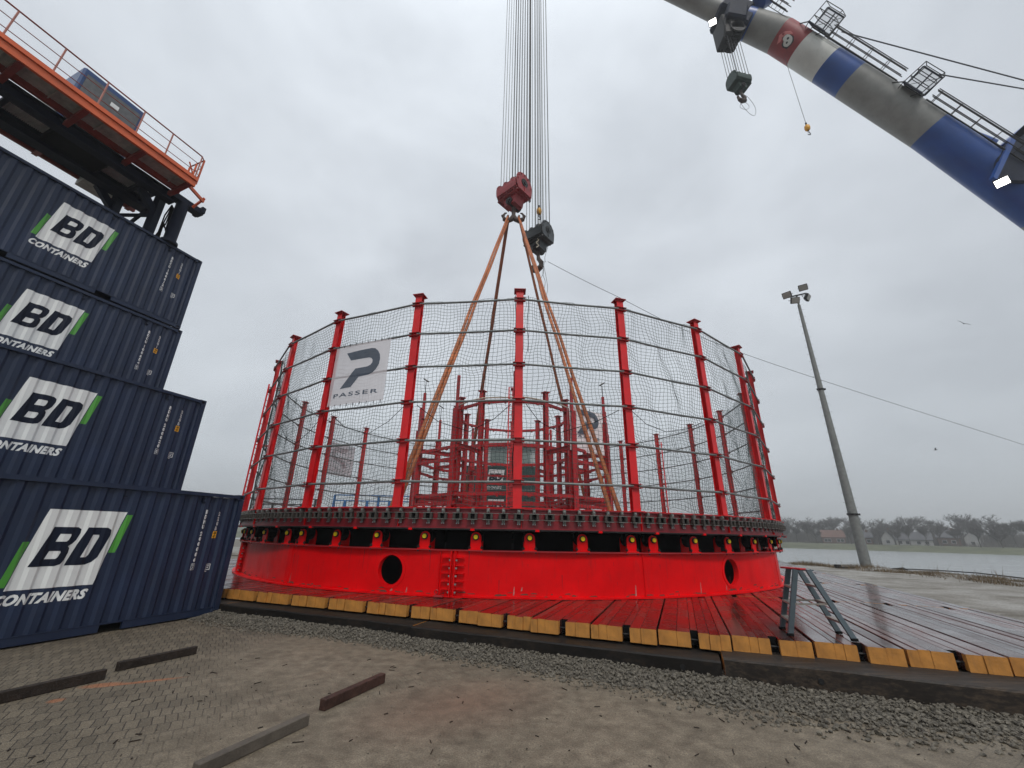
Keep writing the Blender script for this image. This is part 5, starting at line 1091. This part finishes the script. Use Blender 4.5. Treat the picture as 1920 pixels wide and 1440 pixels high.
mb.box((18.1, YB, H_.z - 2.5), (1.2, 1.9, 1.2), bev=.08); mb.box((17.4, YB, H_.z - 2.2), (.7, 1.6, 2.4), bev=.08)
for k in range(7): mb.tube([(17.3 + .12 * k, YB - .9 + .2 * k, H_.z - 1.4), (17.0 + .1 * k, YB - .95 + .2 * k, H_.z - 2.9), (17.0 + .2 * k, YB - .6 + .2 * k, H_.z - 3.7 + .25 * (k % 3))], .07, 5)
g.part('sheave_nest', mb, M['dark'])
g.part('feeding_drum', MB().lathe([(.55, -.6), (.62, -.55), (.62, .55), (.55, .6)], (20.6, YB - 1.15, 44.6), 26, Matrix.Rotation(rad(50), 3, 'Y')), M['boomblue'], True)
def flood(c, d_, s_=1.):
    x = V(d_).normalized(); R = x.to_track_quat('Z', 'Y').to_matrix(); mb = MB().box(c, (.42 * s_, .34 * s_, .18 * s_), R, bev=.03); h = g.part('floodlight', mb, M['dark']); g.sub(h, 'lit_glass', MB().box(V(c) + x * .1 * s_, (.36 * s_, .28 * s_, .03), R), M['lamp'])
flood((16.0, YB - 1.0, 41.8), (-.35, -.6, -.9), 1.4); flood((32.5, YB - 1.5, 24.55), (-.75, -.45, -1), 1.7)
g.part('crane_pedestal', MB().lathe([(3.2, -3), (2.8, 3.5), (3.4, 3.6), (3.4, 4.4)], (50.5, YB, 0), 28), M['boomblue'], True)
g.part('machinery_house', MB().box((51.5, YB, 7.0), (7, 5, 5), bev=.3), M['boomwhite'])
# luffing bracket at the right
mb = MB()
for y_ in (-1.3,): mb.prism([(32.5, 24.9), (33.5, 27.0), (34.9, 28.7), (36.6, 30.2), (40.2, 31.4), (42, 28), (38.0, 26.0), (34.6, 24.9)], lambda x, z, t_: V((x, YB + y_ + t_, z)), .28)
g.part('bracket_plate', mb, M['navyd']); mb = MB()
mb.prism([(34.6, 28.5), (36.6, 30.2), (40.2, 31.4), (40.4, 31.1), (36.8, 29.8), (34.9, 28.2)], lambda x, z, t_: V((x, YB - 1.3 + t_, z)), 1.1); mb.prism([(32.25, 24.7), (32.1, 24.95), (34.9, 28.75), (35.1, 28.5)], lambda x, z, t_: V((x, YB - 1.5 + t_, z)), .3); g.part('boom_bracket', mb, M['boomblue'])
mb = MB(); mb.tube([V((33.6, YB, 31.0)), V((35.4, YB, 29.6))], .5, 20, rs=[.42, .5]); g.part('ram_socket', mb, M['boomblue'], True)
# walkway ladder cage along the top of the boom, two landings
upv = V((.7071, 0, .7071)); ybk = V((0, 1, 0)); axn = (V((35.98, YB, 24.39)) - V((22.19, YB, 41.97))).normalized(); upv = V((-axn.z, 0, axn.x)) * (1 if axn.x > 0 else -1); upv = upv if upv.z > 0 else -upv
sd_ = side * sgn; upv = (sd_ - toC * .05).normalized(); ybk = axn.cross(upv)
def onax(s, h, y): return V((22.19, YB, 41.97)) + axn * s + upv * (RB + h) + ybk * y
def cage(s0, s1):
    mb = MB()
    for y_ in (-.3, .3): mb.beam(onax(s0, .16, y_), onax(s1, .16, y_), .07, .07)
    k = s0
    while k < s1: mb.tube([onax(k, .12, -.3), onax(k, .12, .3)], .016, 4); k += .3
    k = s0 + .3
    while k < s1: mb.tube([onax(k, -.12, -.3), onax(k, .16, -.3)], .02, 4); k += .4
    mb2 = MB()
    k = s0 + .4
    while k < s1: mb2.tube([onax(k, .12, -.42)] + [onax(k, .45 + .52 * sin(t_ * pi / 8) ** .8, -.42 * cos(t_ * pi / 8)) for t_ in range(9)] + [onax(k, .12, .42)], .03, 5); k += 1.6
    for h_, y_ in ((.97, 0), (.86, -.3), (.86, .3), (.5, -.42), (.5, .42)): mb2.tube([onax(s0 + .1, h_, y_), onax(s1 - .05, h_, y_)], .032, 5)
    g.part('ladder_run', mb, M['dark']); g.part('safety_cage', mb2, M['dark'])
cage(3.2, 9.9); cage(12.4, 20.5); cage(-7, -.8)
def landing(s):
    def lp(a, b_, c_): return onax(s + a, c_, b_)
    mb = MB(); fr_ = [(0, -.8), (1.5, -.8), (1.5, .8), (0, .8)]
    for a, b_ in fr_: mb.tube([lp(a * .7, b_ * .7, -.15), lp(a, b_, .25), lp(a + .15, b_, 1.65)], .035, 5)
    for c_ in (.7, 1.15, 1.65):
        for i in range(4): p, q = fr_[i], fr_[(i + 1) % 4]; o_ = .15 * (c_ - .25) / 1.4; mb.tube([lp(p[0] + o_, p[1], c_), lp(q[0] + o_, q[1], c_)], .026, 5)
    mb.tube([lp(0, -.8, .25), lp(1.65, -.8, 1.6)], .022, 4); mb.tube([lp(0, .8, .25), lp(-.7, .4, -.1)], .045, 5); mb.tube([lp(1.5, -.8, .25), lp(2.1, -.3, -.05)], .045, 5)
    p_ = g.part('landing_rail', mb, M['dark']); mb = MB()
    for i in range(4): p, q = fr_[i], fr_[(i + 1) % 4]; mb.beam(lp(p[0], p[1], .25), lp(q[0], q[1], .25), .09, .14)
    mb.beam(lp(.75, -.8, .25), lp(.75, .8, .25), .06, .1); g.sub(p_, 'landing_frame', mb, M['navyd'])
    sc_ = MB()
    for c_ in (.35, 1.55): sc_.beam(lp(.0, -.84, c_), lp(1.6, -.84, c_), .08, .1)
    for a in (.0, .8, 1.6): sc_.beam(lp(a, -.84, .35), lp(a, -.84, 1.55), .07, .08, up=(1, 0, 0))
    g.sub(p_, 'landing_screen_frame', sc_, M['navyd']); sc_ = MB().add([lp(.02, -.82, .38), lp(1.58, -.82, .38), lp(1.58, -.82, 1.52), lp(.02, -.82, 1.52)], [(0, 1, 2, 3)]); g.sub(p_, 'landing_screen', sc_, M['screen'])
    mb = MB(); mb.add([lp(.05, -.75, .27), lp(1.45, -.75, .27), lp(1.45, .75, .27), lp(.05, .75, .27), lp(.05, -.75, .29), lp(1.45, -.75, .29), lp(1.45, .75, .29), lp(.05, .75, .29)], [(0, 1, 2, 3), (4, 5, 6, 7), (0, 1, 5, 4), (2, 3, 7, 6)]); g.sub(p_, 'landing_grating', mb, M['grate'])
landing(1.6); landing(10.4)
for nm, a, b_ in (('pendant_rope', (27.3, 21.9, 42.2), (58, 23.2, 32.0)), ('pendant_rope', (33.8, 21.9, 37.05), (60, 24, 34.75)), ('pendant_rope', (20.8, YB - 1.25, 43.7), (25.4, YB - 1.25, 38.0))):
    g.part(nm, MB().tube([a, b_], .05 if a[0] > 21 else .03, 6), M['rope'])
ropes((17.85, YB + .1, 0), rad(12), 36.5, 41.2, [(-.66 + .145 * k, .5 if k % 2 else -.5) for k in range(10)], .022, 'short steel rope above the dark green hook block', 'ropes of the green block')
# ================================================================= STEPLADDER ON THE DECK
g = G('stepladder', (4.62, 7.08, MZ), 'grey aluminium double stepladder with a red top standing on the deck', 'stepladder')
fA, fB, fC, fD = V((4.41, 7.46, MZ)), V((4.23, 6.98, MZ)), V((5.12, 7.20, MZ)), V((4.98, 6.72, MZ)); tz = 1.385
tA, tB, tC, tD = V((4.60, 7.30, tz)), V((4.50, 6.98, tz)), V((4.74, 7.27, tz)), V((4.66, 6.92, tz))
for f_, t_ in ((fA, tA), (fB, tB), (fC, tC), (fD, tD)):
    mb = MB(); mb.beam(f_ + V((0, 0, .02)), t_, .03, .075, up=(1, 0, .2)); o = g.part('stile', mb, M['ladder']); g.sub(o, 'rubber_foot', MB().box(f_ + V((0, 0, .02)), (.09, .05, .038), bev=.006), M['black'])
for p, q, r_, s_, ks in ((fA, tA, fB, tB, (.22, .47, .72)), (fC, tC, fD, tD, (.25, .50, .75))):
    for k in ks: mb = MB().beam(p.lerp(q, k), r_.lerp(s_, k), .09, .028); g.part('tread', mb, M['alu'])
g.part('top_platform', MB().box((4.56, 7.13, tz + .01), (.12, .36, .025), Matrix.Rotation(.3, 3, 'Z'), bev=.005), M['redold']); g.part('hinge_plate', MB().box((4.66, 7.10, tz - .005), (.10, .36, .02), Matrix.Rotation(.3, 3, 'Z')), M['ladder'])
for p, q in ((fA.lerp(tA, .47), fC.lerp(tC, .5)), (fB.lerp(tB, .47), fD.lerp(tD, .5))): g.part('spreader_bar', MB().beam(p, q, .012, .025), M['alu'])
# ================================================================= FLOODLIGHT MAST
mx, my = 22.68, 28.1
g = G('light_mast', (mx, my, 0), 'tall tapering concrete mast with climbing pegs and four floodlights at the water edge', 'light mast')
g.part('mast', MB().tube([(mx, my, -.3), (mx, my, 3.35), (mx, my, 12.1), (mx, my, 19.3)], .4, 16, rs=[.31, .27, .175, .105]), M['concrete'], True)
mb = MB(); z = 3.6; k = 0
while z < 19.1: r_ = .30 - .0102 * z; s_ = 1 if k % 2 else -1; mb.tube([(mx + s_ * r_ * .8, my, z), (mx + s_ * (r_ + .2), my, z)], .011, 4); z += .30; k += 1
g.part('climbing_pegs', mb, M['steel'])
mb = MB()
for z, r_ in ((3.45, .32), (12.2, .215)): mb.tube([(mx, my, z - .05), (mx, my, z + .05)], r_, 16); mb.box((mx + r_, my - .05, z), (.16, .14, .12)); mb.box((mx - r_, my - .05, z), (.16, .14, .12))
g.part('collar', mb, M['dark']); g.part('head_pole', MB().tube([(mx, my, 19.2), (mx, my, 20.2)], .07, 10), M['rail'])
g.part('cross_arm', MB().beam((mx - .75, my - .1, 19.95), (mx + .75, my - .1, 20.35), .09, .09), M['dark'])
for c, d_ in (((mx - .95, my - .25, 20.05), (-.7, -.6, -.45)), ((mx - .45, my - .3, 19.55), (-.2, -.8, -.5)), ((mx + .45, my - .3, 20.75), (-.55, -.7, -.5)), ((mx + .60, my - .3, 19.85), (.55, -.7, -.5))):
    x = V(d_).normalized(); R = x.to_track_quat('Z', 'Y').to_matrix(); h = g.part('floodlight', MB().box(c, (.62, .5, .2), R, bev=.03), M['dark']); mb = MB()
    for k in range(4): mb.box(V(c) - x * .12 + R @ V((-.22 + .15 * k, 0, 0)), (.03, .46, .06), R)
    g.sub(h, 'cooling_fins', mb, M['rail']); g.sub(h, 'lamp_glass', MB().box(V(c) + x * .105, (.54, .42, .02), R), M['lampglass'])
    mb = MB().tube([V(c) + R @ V((-.36, 0, 0)), V(c) + R @ V((-.36, 0, -.3)), V(c) + R @ V((.36, 0, -.3)), V(c) + R @ V((.36, 0, 0))], .02, 5); g.sub(h, 'yoke', mb, M['rail'])
mb = MB().box((mx - .9, my + .1, .16), (1.5, .25, .18)); mb.box((mx - 1.75, my + .1, .2), (.25, .25, .36)); mb.box((mx + .35, my - .4, .1), (.5, .2, .14)); mb.tube([(mx + .8, my - .3, .1), (mx + 1.1, my - 1.4, .28), (mx + .9, my - 2, .1)], .09, 8)
single('mooring_timbers', mb, M['dark'], 'dark timbers and scrap lying round the foot of the light mast', 'timbers')
mb = MB().tube([(mx + .6, my - 2, .14)] + [(23.1 + .35 * sin(k), 26 - 1.9 * k, .32 + .10 * sin(k * .8)) for k in range(8)], .03, 6); single('shore_cable', mb, M['rope'], 'dark cable strung low along the water edge to the right of the mast', 'cable')
# shoreline grass tufts
mb = MB()
for k in range(16000):
    y = rt.uniform(11, 32); x = edgeR(y) + .15 - abs(rt.gauss(0, .8)); cl = mn.noise(V((x * .9, y * .55, 0))) + .12
    if cl < -.05: continue
    h = rt.uniform(.06, .24) * (1 + cl) * (2.6 if rt.random() < .015 else 1); z0 = .17; d_ = V((rt.uniform(-.6, .6), rt.uniform(-.6, .6), 1)).normalized() * h; s_ = V((rt.uniform(-1, 1), rt.uniform(-1, 1), 0)).normalized() * .012; p = V((x, y, z0)); mb.add([p - s_, p + s_, p + d_], [(0, 1, 2)])
tag(mb.build('dry_grass', M['drygrass']), 'dry tufts of beach grass along the water edge', 'grass', kind='stuff')
# ================================================================= THINGS SEEN THROUGH THE CAGE
def frame_fence(x0, x1, y, z0, z1, matl, label, step, wide, name, cat):
    g2 = G(name, ((x0 + x1) / 2, y, 0), label, cat); mb = MB(); 
    for z in (z1, z1 - .45): mb.beam((x0, y, z), (x1, y, z), .10, .09)
    mb.beam((x0, y, z0), (x1, y, z0), .2, .2); g2.part('rails', mb, matl); x = x0; k = 0
    while x <= x1 + .01:
        if wide and k % 2 == 0: mb = MB().prism([(-.06, z1), (.06, z1), (.10, z0 + 1.6), (.34, 0), (-.34, 0), (-.10, z0 + 1.6)], lambda a, b_, t_: V((x + a, y - .1 + t_, b_)), .2)
        else: mb = MB().beam((x, y, 0), (x, y, z1 if k % 2 == 0 else z1 - .45), .2 if wide else .12, .12, (0, 1, 0))
        g2.part('upright', mb, matl); x += step; k += 1
frame_fence(-14.9, -7.4, 36, 1.6, 4.68, mat('bright blue frame', (.015, .13, .34), .45), 'blue steel frame with flared uprights seen low through the left of the cage', .94, True, 'steel_frame', 'steel frame')
frame_fence(-21.5, -16.6, 36.5, 1.6, 4.3, M['dark'], 'dark guard railing seen low at the far left behind the cage', 1.2, False, 'guard_railing', 'railing')
def far_container(x, y, z, label, logo=True):
    e = empty('shipping_container', (x, y, z), 0); tag(e, label, 'container', 'containers behind the cage'); mb = MB(); L_ = 6.3; xs = [.02 + .139 * k for k in range(46)]
    for k, x_ in enumerate(xs): mb.v += [(x_, .03 + (.036 if k % 2 else 0), .12), (x_, .03 + (.036 if k % 2 else 0), CH - .1)]
    for k in range(45): mb.f.append((2 * k, 2 * k + 1, 2 * k + 3, 2 * k + 2)); mb.m.append(0)
    mb.build('side_wall', M['dgreen'], e); MB().box((L_ / 2, CWD / 2 + .05, CH / 2), (L_ - .04, CWD - .1, CH - .02)).build('body', M['navyd'], e)
    mb = MB(); 
    for z_ in (.06, CH - .05): mb.box((L_ / 2, .03, z_), (L_, .06, .12))
    for x_ in (.06, L_ - .06): mb.box((x_, .03, CH / 2), (.12, .07, CH))
    mb.build('rails', M['dgreen'], e); f = lambda x_, z_: V((x_, .018, z_)); f2 = lambda x_, z_: V((x_, .012, z_)); pan = [([(1.95, 1.0), (3.35, 1.0), (3.55, 2.3), (2.15, 2.3)], [(0, 1, 2, 3)], 0)]
    cut_map(pan, [], f).build('logo_panel', M['white'], e); cut_map([(*fit2d(text2d('BD', .5, .1, .03), 2.15, 3.35, 1.3, 1.95), 0)], [], f2).build('logo_letters', M['navyd'], e)
    cut_map([(*fit2d(text2d('CONTAINERS', .2, .2, .006), 1.85, 3.3, .62, .84), 0)], [], f).build('lettering', M['white'], e)
far_container(-4.05, 37, 2.35 + CH, 'dark green container with white logo seen through the cage, upper one'); far_container(-4.05, 37, 2.35, 'dark green container seen through the cage, lower one of the two')
e = empty('container_support', (-.9, 38.2, 0)); tag(e, 'dark steel trestle under the two containers behind the cage', 'trestle')
for x_ in (-2.8, 0, 2.8): MB().box((x_, 0, 1.17), (.35, 2.2, 2.34)).build('leg', M['dark'], e)
g = G('deck_house', (0, 46, 0), 'pale grey deckhouse with sage panels rising behind the containers in the middle', 'deckhouse')
g.part('body', MB().box((0, 46.5, 5.8), (5.6, 3, 10.4), bev=.1), M['paleship']); g.part('top_deck', MB().box((0, 46.3, 11.35), (6.6, 3.8, .9), bev=.1), M['paleship'])
for x_ in (-1.35, 1.35): g.part('sage_panel', MB().box((x_, 44.94, 9.4), (1.7, .12, 2.6), bev=.02), M['pale2'])
# ================================================================= GULLS
def gull(loc, yaw, roll, s_, label, up=.35):
    s_ *= .7
    mb = MB(); c = V(loc); R = Matrix.Rotation(yaw, 3, 'Z') @ Matrix.Rotation(roll, 3, 'X')
    rs = [(-.22, .01), (-.14, .035), (0, .06), (.12, .05), (.19, .035), (.24, .03), (.29, .008)]; body = MB().tube([(x, 0, .0 + (.01 if x > .18 else 0)) for x, _ in rs], .05, 8, rs=[r_ for _, r_ in rs]); vs = list(body.v); fs = list(body.f)
    for s2 in (-1, 1):
        for seg_ in (((.10, .05, .02), (-.06, .05, .02), (.13, .35, .02 + up * .35), (-.0, .35, .02 + up * .35)), ((.13, .35, .02 + up * .35), (-.0, .35, .02 + up * .35), (-.05, .72, .02 + up * .25), (-.10, .70, .02 + up * .25))):
            o_ = len(vs); vs += [(a, b_ * s2, c_) for a, b_, c_ in seg_] + [(a, b_ * s2, c_ - .012) for a, b_, c_ in seg_]; fs += [(o_, o_ + 1, o_ + 3, o_ + 2), (o_ + 4, o_ + 6, o_ + 7, o_ + 5), (o_, o_ + 2, o_ + 6, o_ + 4), (o_ + 1, o_ + 5, o_ + 7, o_ + 3), (o_ + 2, o_ + 3, o_ + 7, o_ + 6)]
    mb.add([c + R @ (V(v) * s_) for v in vs], fs); single('gull', mb, M['bird'], label, 'gull')
gull((44.2, 35.2, 22.0), .9, .75, 1.0, 'gull banking high in the sky right of the light mast'); gull((43.1, 40.8, 10.6), 2.4, .1, .95, 'gull flying lower down above the far trees', .6); gull((27.7, 48.8, 22.9), 1.6, 1.1, .9, 'dark gull seen through the top of the net at the right of the cage')

# ================================================================= DRIZZLY AIR
hm = bpy.data.materials.new('haze air'); hm.use_nodes = True; t = hm.node_tree; t.nodes.clear(); o_ = t.nodes.new('ShaderNodeOutputMaterial'); pv = t.nodes.new('ShaderNodeVolumePrincipled')
pv.inputs['Color'].default_value = (.95, .965, .97, 1); pv.inputs['Density'].default_value = .0010; pv.inputs['Anisotropy'].default_value = .2; t.links.new(pv.outputs[0], o_.inputs['Volume'])
hz = MB().box((0, 650, 37), (3010, 1910, 80)).build('haze', hm); hz['kind'] = 'stuff'
